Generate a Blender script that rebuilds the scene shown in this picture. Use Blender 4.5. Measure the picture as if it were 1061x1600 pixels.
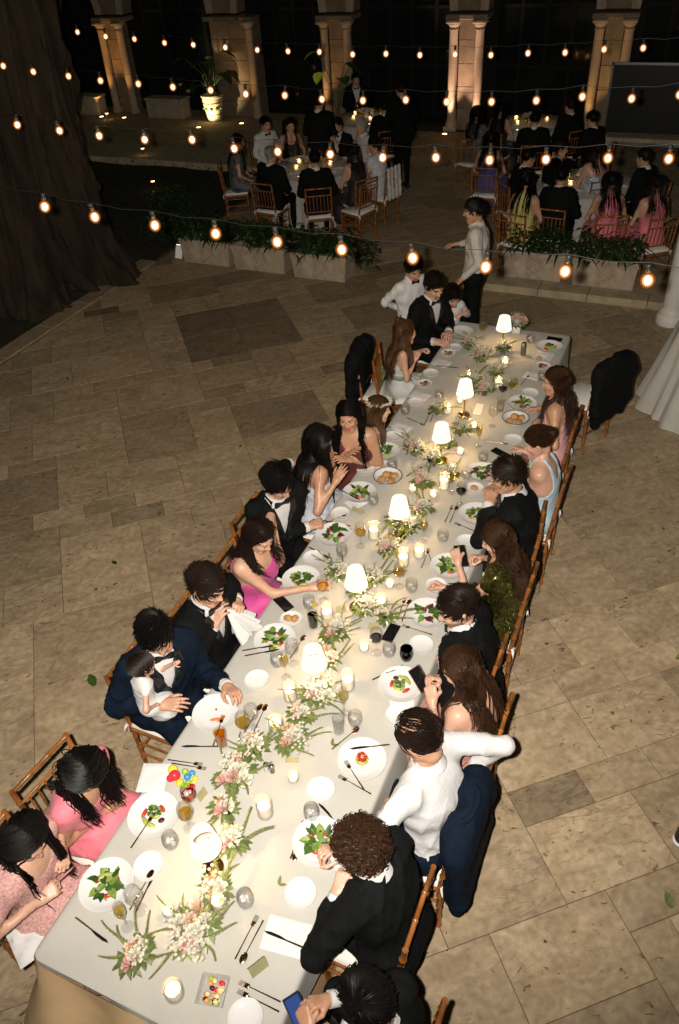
import bpy, math, random
import numpy as np
from mathutils import Matrix, Vector
random.seed(7); RNG = np.random.default_rng(7)
for o in list(bpy.data.objects): bpy.data.objects.remove(o)
SC = bpy.context.scene; COL = SC.collection
# ------------------------------------------------------------------ camera
FPX = 1198.97; CX, CY = 530.5, 800.0
CAMP = np.array([1.4382, -0.6610, 4.3917])
def _camaxes(pitch=0.68692, yaw=-0.45442, roll=-0.07466):
    cp, sp, cy, sy = math.cos(pitch), math.sin(pitch), math.cos(yaw), math.sin(yaw)
    F = np.array([sy*cp, cy*cp, -sp]); R0 = np.array([cy, -sy, 0]); U0 = np.cross(R0, F)
    return R0*math.cos(roll)+U0*math.sin(roll), -R0*math.sin(roll)+U0*math.cos(roll), F
CR, CU, CF = _camaxes()
cd = bpy.data.cameras.new('camera'); cam = bpy.data.objects.new('camera', cd); COL.objects.link(cam)
cd.sensor_fit = 'VERTICAL'; cd.sensor_height = 36; cd.lens = 36*FPX/1600
cd.clip_start = .05; cd.clip_end = 300
cam.matrix_world = Matrix(((CR[0], CU[0], -CF[0], CAMP[0]), (CR[1], CU[1], -CF[1], CAMP[1]), (CR[2], CU[2], -CF[2], CAMP[2]), (0, 0, 0, 1)))
SC.camera = cam
def at(px, py, z=.75):            # where the ray through a photograph pixel meets the horizontal plane z
    d = CF + CR*((px-CX)/FPX) - CU*((py-CY)/FPX)
    return CAMP + d*((z-CAMP[2])/d[2])
def aty(px, py, y):               # ... meets the vertical plane y
    d = CF + CR*((px-CX)/FPX) - CU*((py-CY)/FPX)
    return CAMP + d*((y-CAMP[1])/d[1])
def pix(P):
    d = np.asarray(P, float)-CAMP; w = d@CF
    return CX+FPX*(d@CR)/w, CY-FPX*(d@CU)/w
# ------------------------------------------------------------------ night sky, flash, exposure
W = bpy.data.worlds.new('World'); SC.world = W; W.use_nodes = True
bg = W.node_tree.nodes['Background']; bg.inputs[0].default_value = (.32, .62, .30, 1); bg.inputs[1].default_value = .011
SC.view_settings.view_transform = 'Standard'; SC.view_settings.look = 'None'
SC.view_settings.exposure = .38; SC.view_settings.gamma = 1; SC.view_settings.use_curve_mapping = False
SC.render.engine = 'CYCLES'
c = SC.cycles; c.use_denoising = True; c.max_bounces = 8; c.transparent_max_bounces = 24; c.diffuse_bounces = 3
c.glossy_bounces = 3; c.transmission_bounces = 6; c.sample_clamp_indirect = 2.0; c.caustics_reflective = False; c.caustics_refractive = False
def lamp(name, kind, loc, energy, color, size=.02, aim=None, angle=60, blend=.5, parent=None):
    l = bpy.data.lights.new(name, kind); l.energy = energy; l.color = color
    if hasattr(l, 'shadow_soft_size'): l.shadow_soft_size = size
    o = bpy.data.objects.new(name, l); COL.objects.link(o); o.location = loc
    if kind == 'SPOT':
        l.spot_size = math.radians(angle); l.spot_blend = blend
        o.rotation_euler = (Vector(aim)-Vector(loc)).to_track_quat('-Z', 'Y').to_euler()
    if parent: o.parent = parent
    return o
FL = CAMP - CR*.14 + CU*.05       # the camera's own flash, held upright so the gun sits to the left of the lens
lamp('camera_flash', 'SPOT', tuple(FL), 1150, (1, .92, .82), .025, tuple(CAMP+CF*6 - CR*.3 + CU*1.15), 116, .75)
# ------------------------------------------------------------------ materials
M = {}
def pm(name, col, rough=.6, var=.12, scale=8, bump=0, bscale=60, metal=0, spec=.4, col2=None, emis=None, es=0, sss=0, trans=0, coat=0, sheen=0, stretch=None, obj_random=0):
    m = bpy.data.materials.new(name); m.use_nodes = True; M[name] = m
    nt = m.node_tree; N = nt.nodes; L = nt.links; b = N['Principled BSDF']
    b.inputs['Roughness'].default_value = rough; b.inputs['Metallic'].default_value = metal
    b.inputs['Specular IOR Level'].default_value = spec
    if sheen: b.inputs['Sheen Weight'].default_value = sheen
    if coat: b.inputs['Coat Weight'].default_value = coat
    if sss: b.inputs['Subsurface Weight'].default_value = sss; b.inputs['Subsurface Scale'].default_value = .01
    if trans: b.inputs['Transmission Weight'].default_value = trans
    tc = N.new('ShaderNodeTexCoord'); mp = N.new('ShaderNodeMapping'); L.new(tc.outputs['Object'], mp.inputs[0])
    if stretch: mp.inputs['Scale'].default_value = stretch
    c2 = col2 or tuple(max(0, x*(1-var)) for x in col)
    n = N.new('ShaderNodeTexNoise'); n.inputs['Scale'].default_value = scale; n.inputs['Detail'].default_value = 5
    L.new(mp.outputs[0], n.inputs['Vector'])
    r = N.new('ShaderNodeValToRGB'); r.color_ramp.elements[0].position = .32; r.color_ramp.elements[1].position = .68
    r.color_ramp.elements[0].color = (*c2, 1); r.color_ramp.elements[1].color = (*[min(1, x*(1+var*.5)) for x in col], 1)
    L.new(n.outputs[0], r.inputs[0]); out = r.outputs[0]
    if obj_random:
        oi = N.new('ShaderNodeObjectInfo'); hs = N.new('ShaderNodeHueSaturation'); mr = N.new('ShaderNodeMapRange')
        mr.inputs['To Min'].default_value = 1-obj_random; mr.inputs['To Max'].default_value = 1+obj_random
        L.new(oi.outputs['Random'], mr.inputs[0]); L.new(mr.outputs[0], hs.inputs['Value']); L.new(out, hs.inputs['Color']); out = hs.outputs[0]
    L.new(out, b.inputs['Base Color'])
    if bump:
        n2 = N.new('ShaderNodeTexNoise'); n2.inputs['Scale'].default_value = bscale; n2.inputs['Detail'].default_value = 4
        L.new(mp.outputs[0], n2.inputs['Vector']); bp = N.new('ShaderNodeBump'); bp.inputs['Strength'].default_value = bump; bp.inputs['Distance'].default_value = .05 if name == 'bark' else .01
        L.new(n2.outputs[0], bp.inputs['Height']); L.new(bp.outputs[0], b.inputs['Normal'])
    if emis: b.inputs['Emission Color'].default_value = (*emis, 1); b.inputs['Emission Strength'].default_value = es
    return m
def glow(name, col, s, sample=True, transp=0):
    m = bpy.data.materials.new(name); m.use_nodes = True; M[name] = m; nt = m.node_tree; N = nt.nodes; L = nt.links
    N.remove(N['Principled BSDF']); e = N.new('ShaderNodeEmission'); e.inputs[0].default_value = (*col, 1); e.inputs[1].default_value = s
    o = N['Material Output']
    if transp:
        t = N.new('ShaderNodeBsdfTransparent'); mx = N.new('ShaderNodeMixShader'); mx.inputs[0].default_value = transp
        L.new(e.outputs[0], mx.inputs[1]); L.new(t.outputs[0], mx.inputs[2]); L.new(mx.outputs[0], o.inputs[0])
    else: L.new(e.outputs[0], o.inputs[0])
    if not sample: m.cycles.emission_sampling = 'NONE'
    return m
def glassm(name, tint=(1, 1, 1), ior=1.45, rough=.02, base=0., dif=None):
    m = bpy.data.materials.new(name); m.use_nodes = True; M[name] = m; nt = m.node_tree; N = nt.nodes; L = nt.links
    N.remove(N['Principled BSDF']); o = N['Material Output']
    t = N.new('ShaderNodeBsdfTransparent'); t.inputs[0].default_value = (*tint, 1)
    g = N.new('ShaderNodeBsdfGlossy'); g.inputs['Roughness'].default_value = rough
    f0 = ((ior-1)/(ior+1))**2; lw = N.new('ShaderNodeLayerWeight'); pw = N.new('ShaderNodeMath'); pw.operation = 'POWER'; pw.inputs[1].default_value = 4.0; L.new(lw.outputs['Facing'], pw.inputs[0])
    f = N.new('ShaderNodeMath'); f.operation = 'MULTIPLY_ADD'; f.inputs[1].default_value = .75; f.inputs[2].default_value = f0; L.new(pw.outputs[0], f.inputs[0])
    ad = N.new('ShaderNodeMath'); ad.operation = 'ADD'; ad.inputs[1].default_value = base; ad.use_clamp = True; L.new(f.outputs[0], ad.inputs[0])
    mx = N.new('ShaderNodeMixShader'); L.new(ad.outputs[0], mx.inputs[0]); L.new(t.outputs[0], mx.inputs[1]); L.new(g.outputs[0], mx.inputs[2])
    out = mx
    if dif:
        d = N.new('ShaderNodeBsdfDiffuse'); d.inputs[0].default_value = (1, 1, 1, 1)
        m2 = N.new('ShaderNodeMixShader'); m2.inputs[0].default_value = dif; L.new(mx.outputs[0], m2.inputs[1]); L.new(d.outputs[0], m2.inputs[2]); out = m2
    L.new(out.outputs[0], o.inputs[0]); return m
pm('cloth_white', (.475, .465, .42), .85, .06, 5, .18, 18)
pm('skirt_warm_lit', (.84, .58, .32), .5, .12, 5, .1, 30)  # gold stands in for warm light falling on the cloth drop
pm('linen', (.68, .68, .67), .9, .04, 20, .25, 60)
pm('ceramic', (.70, .70, .69), .12, .02, 5, spec=.5)
pm('brass', (.72, .46, .14), .22, .1, 10, metal=1)
pm('copper', (.46, .27, .17), .22, .1, 10, metal=1)
pm('darksteel', (.06, .055, .05), .25, .2, 10, metal=.8)
pm('wood', (.27, .095, .022), .32, .45, 14, .15, 40, coat=.3, stretch=(1, 1, .25), obj_random=.12)
pm('cushion', (.78, .76, .70), .85, .05, 14, .2, 30)
pm('wool_black', (.0058, .0065, .0070), .85, .3, 20, .25, 120, spec=.10)
pm('wool_navy', (.0045, .010, .021), .85, .3, 20, .25, 120, spec=.10)
pm('satin_black', (.010, .010, .011), .32, .2, 12)
pm('shirt', (.60, .60, .60), .8, .06, 12, .3, 45)
pm('shirt_cream', (.54, .51, .47), .8, .08, 12, .3, 45)
for n_, c_, v_ in (('magenta', (.62, .075, .29), .2), ('pink', (.72, .19, .24), .12), ('brown_red', (.10, .021, .015), .2), ('pale_blue', (.42, .55, .66), .1), ('pale_pink', (.62, .33, .34), .1),
                   ('yellow', (.55, .48, .16), .1), ('purple', (.07, .06, .19), .2), ('black', (.012, .012, .013), .2), ('floral', (.10, .10, .10), .9), ('white', (.62, .62, .61), .04)):
    pm('dress_'+n_, c_, .65, v_, 14, .35, 40, sheen=.1)
pm('dress_lace', (.62, .38, .35), .7, .3, 90, .6, 110, col2=(.45, .21, .19))
pm('dress_dusty', (.46, .24, .19), .7, .3, 90, .5, 110, col2=(.33, .15, .115))
pm('dress_bridal', (.62, .64, .68), .75, .15, 38, .9, 45, col2=(.40, .43, .50))
def sequin():
    m = pm('dress_sequin', (.055, .075, .018), .25, .5, 60, 0, metal=.75); nt = m.node_tree; N = nt.nodes; L = nt.links
    b = N['Principled BSDF']; v = N.new('ShaderNodeTexVoronoi'); v.inputs['Scale'].default_value = 230
    tc = [n for n in N if n.type == 'TEX_COORD'][0]; L.new(tc.outputs['Object'], v.inputs['Vector'])
    bp = N.new('ShaderNodeBump'); bp.inputs['Strength'].default_value = 1; bp.inputs['Distance'].default_value = .0014
    sp = N.new('ShaderNodeSeparateColor'); L.new(v.outputs['Color'], sp.inputs[0]); L.new(sp.outputs[0], bp.inputs['Height']); L.new(bp.outputs[0], b.inputs['Normal'])
    r = N.new('ShaderNodeValToRGB'); r.color_ramp.elements[0].color = (.018, .027, .007, 1); r.color_ramp.elements[1].color = (.24, .22, .05, 1)
    r.color_ramp.elements[0].position = .45; r.color_ramp.elements[1].position = .95
    L.new(sp.outputs[1], r.inputs[0]); L.new(r.outputs[0], b.inputs['Base Color'])
sequin()
for n_, c_ in (('fair', (.60, .35, .245)), ('tan', (.50, .27, .165)), ('olive', (.52, .29, .19)), ('pale', (.64, .40, .30))):
    pm('skin_'+n_, c_, .42, .10, 18, .06, 90, spec=.45, sss=.12)
pm('lips', (.42, .12, .10), .4, .1, 20); pm('eye_white', (.62, .60, .57), .2, .03, 20); pm('iris', (.025, .015, .01), .15, .1, 20)
for n_, c_ in (('black', (.0055, .0045, .004)), ('dark', (.013, .0075, .005)), ('brown', (.034, .0155, .0075)), ('chestnut', (.075, .033, .014)), ('blond', (.17, .09, .04)), ('grey', (.30, .28, .25))):
    pm('hair_'+n_, c_, .5, .35, 60, spec=.14)
pm('sash_green', (.20, .27, .15), .5, .15, 14, .2, 30)
pm('leather', (.012, .011, .010), .3, .2, 20)
pm('phone_black', (.008, .008, .009), .08, .1, 5); pm('phone_pink', (.50, .25, .24), .3, .1, 5); pm('phone_case', (.09, .045, .035), .4, .2, 20); pm('phone_blue', (.02, .05, .16), .2, .5, 25)
glow('screen_blue', (.12, .25, .8), .25, False)
pm('metal_grey', (.35, .35, .36), .3, .1, 8, metal=1); pm('plastic_white', (.7, .7, .72), .4, .05, 8)
glassm('glass', base=.035); glassm('glass_ribbed', base=.06, rough=.08, dif=.05); glassm('ice', base=.2, rough=.08, dif=.34); glassm('water', (.98, .99, .99), 1.33, .03, .06)
glassm('wine_red', (.10, .008, .01), 1.33); glassm('wine_white', (.92, .80, .36), 1.33); glassm('cola', (.09, .03, .01), 1.33); glassm('beer', (.95, .66, .08), 1.33); glassm('amber', (.85, .30, .05), 1.33); glassm('bubbly', (.97, .88, .55), 1.33)
glassm('glass_green', (.04, .10, .07), 1.45, base=.05); glassm('clear_plastic', (.97, .97, .97), 1.4, .1, .03, .08)
pm('wax', (.86, .80, .66), .5, .03, 8, sss=.4, emis=(1, .74, .38), es=.30); pm('wick', (.01, .01, .01), .9)  # wax emission imitates flame light shining through the candle
glow('flame', (1, .56, .18), 165); glow('flame_far', (1, .46, .11), 48); glow('shade', (1, .90, .70), 1.05); glow('lampbulb', (1, .62, .28), 330)
glow('filament', (1, .62, .28), 330); glow('filament_far', (1, .58, .24), 45); glow('bulb_bloom_outer', (1, .24, .04), .42, False, .72); glow('bulb_bloom_inner', (1, .55, .20), 1.5, False, .45)
pm('socket', (.02, .02, .022), .5); pm('wire', (.02, .022, .024), .5)
for n_, c_, v_ in (('rose_pink', (.68, .36, .32), .18), ('rose_white', (.66, .63, .50), .1), ('rose_peach', (.68, .46, .30), .18), ('blossom', (.62, .50, .42), .2), ('blossom_white', (.62, .60, .48), .15), ('yellow_petal', (.75, .55, .12), .2)):
    pm(n_, c_, .7, v_, 40, sss=.1)
pm('leaf_green', (.14, .185, .05), .5, .4, 30, obj_random=.25); pm('leaf_light', (.19, .21, .06), .55, .3, 30, obj_random=.2); pm('leaf_dark', (.022, .045, .014), .4, .5, 20, obj_random=.3)
pm('leaf_mid', (.05, .11, .02), .4, .4, 20, obj_random=.2)
pm('stem', (.13, .17, .05), .6, .3, 30)
pm('lettuce', (.085, .17, .022), .45, .6, 60, col2=(.26, .33, .07)); pm('avocado', (.42, .47, .10), .4, .35, 40); pm('tomato', (.55, .05, .015), .2, .3, 30); pm('carrot', (.70, .17, .03), .4, .2, 30)
pm('radicchio', (.10, .012, .02), .4, .4, 30); pm('bread', (.50, .27, .10), .7, .35, 25, .5, 40); pm('dressing', (.25, .09, .03), .3, .4, 30)
for n_, c_ in (('toy_yellow', (.85, .70, .04)), ('toy_red', (.75, .03, .05)), ('toy_blue', (.05, .30, .60)), ('toy_green', (.35, .55, .05)), ('fruit_orange', (.8, .35, .08)), ('fruit_dark', (.06, .01, .03)), ('fruit_melon', (.75, .68, .35))):
    pm(n_, c_, .35, .1, 20)
pm('card_olive', (.30, .28, .15), .7, .08, 30); pm('card_white', (.75, .74, .70), .7, .04, 30)
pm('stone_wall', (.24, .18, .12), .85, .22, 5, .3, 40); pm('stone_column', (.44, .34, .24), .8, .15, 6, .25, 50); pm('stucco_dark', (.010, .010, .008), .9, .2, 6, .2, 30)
pm('planter', (.46, .37, .27), .85, .25, 9, .35, 45); pm('kerb', (.42, .34, .22), .85, .25, 6, .4, 40); pm('terracotta', (.60, .50, .33), .7, .12, 9, .2, 40); pm('terracotta_band', (.30, .17, .07), .7, .2, 9)
pm('bark', (.034, .023, .013), .95, .6, 4.0, 1.0, 9, stretch=(1, 1, .16)); pm('soil', (.035, .030, .018), .95, .5, 6, .6, 30); pm('grass', (.025, .045, .012), .8, .5, 20)
pm('white_paint', (.70, .68, .63), .5, .05, 5); pm('screen_black', (.012, .014, .013), .35, .2, 3); pm('pane_dark', (.010, .014, .012), .08, .2, 2); pm('blue_fabric', (.05, .06, .2), .7, .2, 10)
def travertine():
    m = bpy.data.materials.new('travertine'); m.use_nodes = True; M['travertine'] = m; nt = m.node_tree; N = nt.nodes; L = nt.links; b = N['Principled BSDF']
    b.inputs['Roughness'].default_value = .62; b.inputs['Specular IOR Level'].default_value = .35
    tc = N.new('ShaderNodeTexCoord'); mp = N.new('ShaderNodeMapping'); mp.inputs['Rotation'].default_value = (0, 0, -.7156); L.new(tc.outputs['Object'], mp.inputs[0])
    at_ = N.new('ShaderNodeAttribute'); at_.attribute_name = 'tint'
    # each slab is cut from another place in the stone: shift the pattern by its tint
    ad = N.new('ShaderNodeVectorMath'); ad.operation = 'MULTIPLY_ADD'; ad.inputs[1].default_value = (37, 53, 71); L.new(at_.outputs['Vector'], ad.inputs[0]); L.new(mp.outputs[0], ad.inputs[2])
    def noise(sc, det, st=None, dist=0):
        n = N.new('ShaderNodeTexNoise'); n.inputs['Scale'].default_value = sc; n.inputs['Detail'].default_value = det; n.inputs['Distortion'].default_value = dist
        if st:
            q = N.new('ShaderNodeMapping'); q.inputs['Scale'].default_value = st; L.new(ad.outputs[0], q.inputs[0]); L.new(q.outputs[0], n.inputs['Vector'])
        else: L.new(ad.outputs[0], n.inputs['Vector'])
        return n
    def ramp(src, p0, p1, c0, c1):
        r = N.new('ShaderNodeValToRGB'); r.color_ramp.elements[0].position = p0; r.color_ramp.elements[1].position = p1
        r.color_ramp.elements[0].color = (*c0, 1); r.color_ramp.elements[1].color = (*c1, 1); L.new(src, r.inputs[0]); return r.outputs[0]
    def mix(a, bb, f, mode='MIX'):
        x = N.new('ShaderNodeMix'); x.data_type = 'RGBA'; x.blend_type = mode
        if isinstance(f, float): x.inputs[0].default_value = f
        else: L.new(f, x.inputs[0])
        for s, v in ((6, a), (7, bb)):
            if isinstance(v, tuple): x.inputs[s].default_value = (*v, 1)
            else: L.new(v, x.inputs[s])
        return x.outputs[2]
    base = ramp(noise(1.9, 9, (1, 2.0, 1), 1.1).outputs[0], .30, .70, (.395, .302, .188), (.50, .40, .27))
    fine = ramp(noise(24, 7).outputs[0], .3, .7, (.76, .73, .69), (1.06, 1.05, 1.04)); fine = mix(fine, ramp(noise(6, 6, (1, 1.4, 1), 1.5).outputs[0], .3, .7, (.74, .72, .70), (1.08, 1.06, 1.04)), 1.0, 'MULTIPLY')
    col = mix(base, fine, 1.0, 'MULTIPLY')
    # dark holes and veins that follow the bedding
    pit = ramp(noise(17, 6, (1, 1.7, 1), .8).outputs[0], .63, .68, (0, 0, 0), (1, 1, 1))
    reg = ramp(noise(1.6, 3, (1, 2.2, 1)).outputs[0], .42, .56, (0, 0, 0), (1, 1, 1))
    pm_ = mix((0, 0, 0), pit, reg)
    col = mix(col, (.13, .085, .045), pm_)
    vn = noise(2.2, 9, (.9, 3, 1), 1.8); va = N.new('ShaderNodeMath'); va.operation = 'SUBTRACT'; va.inputs[1].default_value = .5; L.new(vn.outputs[0], va.inputs[0])
    vb = N.new('ShaderNodeMath'); vb.operation = 'ABSOLUTE'; L.new(va.outputs[0], vb.inputs[0])
    vein = ramp(vb.outputs[0], .0, .022, (1, 1, 1), (0, 0, 0)); reg2 = ramp(noise(1.1, 2).outputs[0], .47, .60, (0, 0, 0), (1, 1, 1))
    col = mix(col, (.235, .175, .11), mix((0, 0, 0), vein, reg2))
    spot = ramp(noise(9, 2).outputs[0], .745, .76, (0, 0, 0), (1, 1, 1)); col = mix(col, (.045, .04, .02), spot)
    tt = N.new('ShaderNodeMapRange'); L.new(at_.outputs['Fac'], tt.inputs[0]); tt.inputs['To Min'].default_value = .36; tt.inputs['To Max'].default_value = 1.14
    hs = N.new('ShaderNodeHueSaturation'); L.new(tt.outputs[0], hs.inputs['Value']); L.new(col, hs.inputs['Color']); L.new(hs.outputs[0], b.inputs['Base Color'])
    bp = N.new('ShaderNodeBump'); bp.inputs['Strength'].default_value = .5; bp.inputs['Distance'].default_value = .004; bp.invert = True; L.new(pm_, bp.inputs['Height']); L.new(bp.outputs[0], b.inputs['Normal'])
travertine(); pm('grout', (.12, .09, .06), .95, .3, 10)
# ------------------------------------------------------------------ mesh helpers
class MB:
    def __init__(s): s.v = []; s.f = []; s.m = []
    def add(s, V, Fc, mi=0):
        k = len(s.v); s.v += [tuple(map(float, p)) for p in V]; s.f += [tuple(int(i)+k for i in q) for q in Fc]; s.m += [mi]*len(Fc); return s
    def box(s, c, d, mi=0, rz=0, bev=0):
        x, y, z = [q/2 for q in d]; b = min(bev, x*.9, y*.9, z*.9); V = []
        if b <= 0:
            V = [(i*x, j*y, k*z) for k in (-1, 1) for i, j in ((-1, -1), (1, -1), (1, 1), (-1, 1))]
            Fc = [(3, 2, 1, 0), (4, 5, 6, 7), (0, 1, 5, 4), (1, 2, 6, 5), (2, 3, 7, 6), (3, 0, 4, 7)]
        else:
            rings = [(-z, b), (-z+b, 0), (z-b, 0), (z, b)]; Fc = []
            for zz, ins in rings:
                xx, yy = x-ins, y-ins; q = b*.6 if not ins else b*.3
                V += [(-xx+q, -yy, zz), (xx-q, -yy, zz), (xx, -yy+q, zz), (xx, yy-q, zz), (xx-q, yy, zz), (-xx+q, yy, zz), (-xx, yy-q, zz), (-xx, -yy+q, zz)]
            for r in range(3):
                for i in range(8): Fc.append((r*8+i, r*8+(i+1) % 8, r*8+8+(i+1) % 8, r*8+8+i))
            Fc += [tuple(range(7, -1, -1)), tuple(range(24, 32))]
        cs, sn = math.cos(rz), math.sin(rz)
        return s.add([(c[0]+p[0]*cs-p[1]*sn, c[1]+p[0]*sn+p[1]*cs, c[2]+p[2]) for p in V], Fc, mi)
    def lathe(s, prof, n=20, c=(0, 0, 0), mi=0, cap0=True, cap1=True, lob=None):
        V = []; Fc = []
        for r, z in prof:
            for i in range(n):
                a = 2*math.pi*i/n; rr = r*(1+lob(a, z) if lob else 1); V.append((c[0]+rr*math.cos(a), c[1]+rr*math.sin(a), c[2]+z))
        for k in range(len(prof)-1):
            for i in range(n): j = (i+1) % n; Fc.append((k*n+i, k*n+j, k*n+n+j, k*n+n+i))
        if cap0: Fc.append(tuple(range(n-1, -1, -1)))
        if cap1: Fc.append(tuple(range((len(prof)-1)*n, len(prof)*n)))
        return s.add(V, Fc, mi)
    def tube(s, path, rad, n=8, mi=0, caps=True):
        P = np.asarray(path, float); m = len(P); rad = np.broadcast_to(np.asarray(rad, float), (m,)); V = []; Fc = []
        up = np.array([.31, .17, .93])
        for k in range(m):
            t = P[min(k+1, m-1)]-P[max(k-1, 0)]; t = t/(np.linalg.norm(t)+1e-9); a = np.cross(up, t); a /= np.linalg.norm(a)+1e-9; b = np.cross(t, a)
            for i in range(n): q = 2*math.pi*i/n; V.append(P[k]+rad[k]*(a*math.cos(q)+b*math.sin(q)))
        for k in range(m-1):
            for i in range(n): j = (i+1) % n; Fc.append((k*n+i, k*n+j, k*n+n+j, k*n+n+i))
        if caps: Fc += [tuple(range(n-1, -1, -1)), tuple(range((m-1)*n, m*n))]
        return s.add(V, Fc, mi)
    def ball(s, c, r, n=12, k=7, mi=0, jit=0):
        r = np.broadcast_to(np.asarray(r, float), (3,)); V = [(c[0], c[1], c[2]-r[2])]; Fc = []
        for i in range(1, k):
            t = math.pi*i/k
            for j in range(n):
                a = 2*math.pi*j/n; q = 1+jit*random.uniform(-1, 1); V.append((c[0]+r[0]*q*math.sin(t)*math.cos(a), c[1]+r[1]*q*math.sin(t)*math.sin(a), c[2]-r[2]*q*math.cos(t)))
        V.append((c[0], c[1], c[2]+r[2])); e = len(V)-1
        for j in range(n):
            j2 = (j+1) % n; Fc.append((0, 1+j2, 1+j)); Fc.append((e, e-n+j, e-n+j2))
            for i in range(k-2): Fc.append((1+i*n+j, 1+i*n+j2, 1+(i+1)*n+j2, 1+(i+1)*n+j))
        return s.add(V, Fc, mi)
    def leaf(s, p, d, up, L, w, mi=0, droop=.2, seg=3, fold=.15):
        p, d, up = (np.asarray(q, float) for q in (p, d, up)); d = d/np.linalg.norm(d); sd = np.cross(d, up); sd /= np.linalg.norm(sd)+1e-9; nn = np.cross(sd, d); V = []; Fc = []
        for i in range(seg+1):
            t = i/seg; ww = w*.5*math.sin(math.pi*min(1, .08+t*.9)**.8)+.0005; q = p+d*L*t-np.array([0, 0, 1])*droop*L*t*t
            V += [q-sd*ww+nn*fold*ww, q-nn*fold*ww*.3, q+sd*ww+nn*fold*ww]
        for i in range(seg): k = i*3; Fc += [(k, k+1, k+4, k+3), (k+1, k+2, k+5, k+4)]
        return s.add(V, Fc, mi)
    def obj(s, name, mats, parent=None, smooth=True, loc=None, rz=None):
        return mk(name, s.v, s.f, mats, parent, smooth, s.m, loc, rz)
def mesh(name, V, Fc, mats, smooth=True, mi=None):
    me = bpy.data.meshes.new(name)
    if isinstance(Fc, np.ndarray):
        V = np.asarray(V, np.float32); nq = len(Fc); k = Fc.shape[1]
        me.vertices.add(len(V)); me.vertices.foreach_set('co', V.ravel()); me.loops.add(nq*k); me.loops.foreach_set('vertex_index', Fc.astype(np.int32).ravel())
        me.polygons.add(nq); me.polygons.foreach_set('loop_start', np.arange(0, nq*k, k, dtype=np.int32)); me.polygons.foreach_set('loop_total', np.full(nq, k, np.int32))
        me.update(calc_edges=True); me.validate()
    else: me.from_pydata(V, [], Fc)
    for m in (mats if isinstance(mats, (list, tuple)) else [mats]): me.materials.append(M[m])
    n = len(me.polygons)
    if mi is not None and len(mi) == n: me.polygons.foreach_set('material_index', np.asarray(mi, np.int32))
    me.polygons.foreach_set('use_smooth', np.full(n, bool(smooth)))
    return me
def link(name, me, parent=None, loc=None, rz=None):
    o = bpy.data.objects.new(name, me); COL.objects.link(o)
    if parent is not None: o.parent = parent
    if loc is not None: o.location = tuple(map(float, loc))
    if rz is not None: o.rotation_euler = (0, 0, rz)
    return o
def mk(name, V, Fc, mats, parent=None, smooth=True, mi=None, loc=None, rz=None):
    o = link(name, mesh(name, V, Fc, mats, smooth, mi), parent, loc, rz)
    if smooth: sharp(o.data)
    return o
def sharp(me, ang=50):
    try: me.set_sharp_from_angle(angle=math.radians(ang))
    except Exception: pass
def tag(o, label=None, cat=None, group=None, kind=None):
    if label: o['label'] = label
    if cat: o['category'] = cat
    if group: o['group'] = group
    if kind: o['kind'] = kind
    return o
def thing(name, label, cat, loc=(0, 0, 0), rz=0, group=None):
    o = bpy.data.objects.new(name, None); COL.objects.link(o); o.location = tuple(map(float, loc)); o.rotation_euler = (0, 0, rz); o.empty_display_size = .1
    return tag(o, label, cat, group)
def dup(root, loc, rz=0, label=None, group=None, scale=None):
    def cp(o, par):
        c = o.copy(); COL.objects.link(c)
        if par is not None: c.parent = par
        for ch in KIDS.get(o.name, o.children): cp(ch, c)
        return c
    r = cp(root, None); r.location = tuple(map(float, loc)); r.rotation_euler = (0, 0, rz)
    if scale: r.scale = (scale,)*3
    if label: r['label'] = label
    if group: r['group'] = group
    return r
KIDS = {}
def n3(P, f, seed=0):             # cheap smooth noise in about [-1,1]
    r = np.random.default_rng(seed); out = 0
    for i in range(5):
        k = r.normal(size=3); k *= f*(.6+.35*i)/np.linalg.norm(k); out = out+np.sin(P@k+r.uniform(0, 6.3))*(.5/(1+.35*i))
    return out
def folds(P, f, seed=0):          # sharp little creases that come and go, as in pulled cloth
    r = np.random.default_rng(seed); w = n3(P, f*.45, seed+1); out = 0
    for i in range(4):
        k = r.normal(size=3); k *= f*(.7+.35*i)/np.linalg.norm(k); out = out+(1-np.abs(np.sin(P@k+2.4*w)))**2.2*np.clip(n3(P, f*.35, seed+7+i)*1.3+.25, 0, 1)
    return out-.35
# deferred labels for table things: stem + whose place it is, made unique afterwards
PROPS = []
def prop(o, stem, cat, group=None):
    o['category'] = cat
    if group: o['group'] = group
    PROPS.append((o, stem)); return o
# ================================================================== THE GROUND
g = MB(); g.add([(-60, -30, -.06), (60, -30, -.06), (60, 80, -.06), (-60, 80, -.06)], [(0, 1, 2, 3)])
tag(g.obj('ground', 'soil'), kind='structure')
g = MB(); g.add([(-6.1, -6, -.006), (9, -6, -.006), (9, 17.6, -.006), (-6.1, 17.6, -.006)], [(0, 1, 2, 3)])
FLOOR = tag(g.obj('floor', 'grout'), kind='structure')
def clip(poly, n, d):             # keep n.p <= d
    out = []
    for i in range(len(poly)):
        a, b = poly[i], poly[(i+1) % len(poly)]; da, db = a@n-d, b@n-d
        if da <= 0: out.append(a)
        if da*db < 0: out.append(a+(b-a)*(da/(da-db)))
    return out
TA = math.radians(41); TU = np.array([math.cos(TA), math.sin(TA)]); TV = np.array([-math.sin(TA), math.cos(TA)]); UN = .235
OFF = at(300, 567, 0)[:2]
tiles = []; occ = {}
rr = random.Random(11)
SZ = [(4, 3)]*3+[(3, 4)]*3+[(3, 3)]*4+[(3, 2)]*3+[(2, 3)]*3+[(2, 2)]*2+[(2, 1)]+[(1, 2)]
def put(i, j, a, b, t):
    for p in range(a):
        for q in range(b): occ[(i+p, j+q)] = 1
    tiles.append((i, j, a, b, t))
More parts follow.
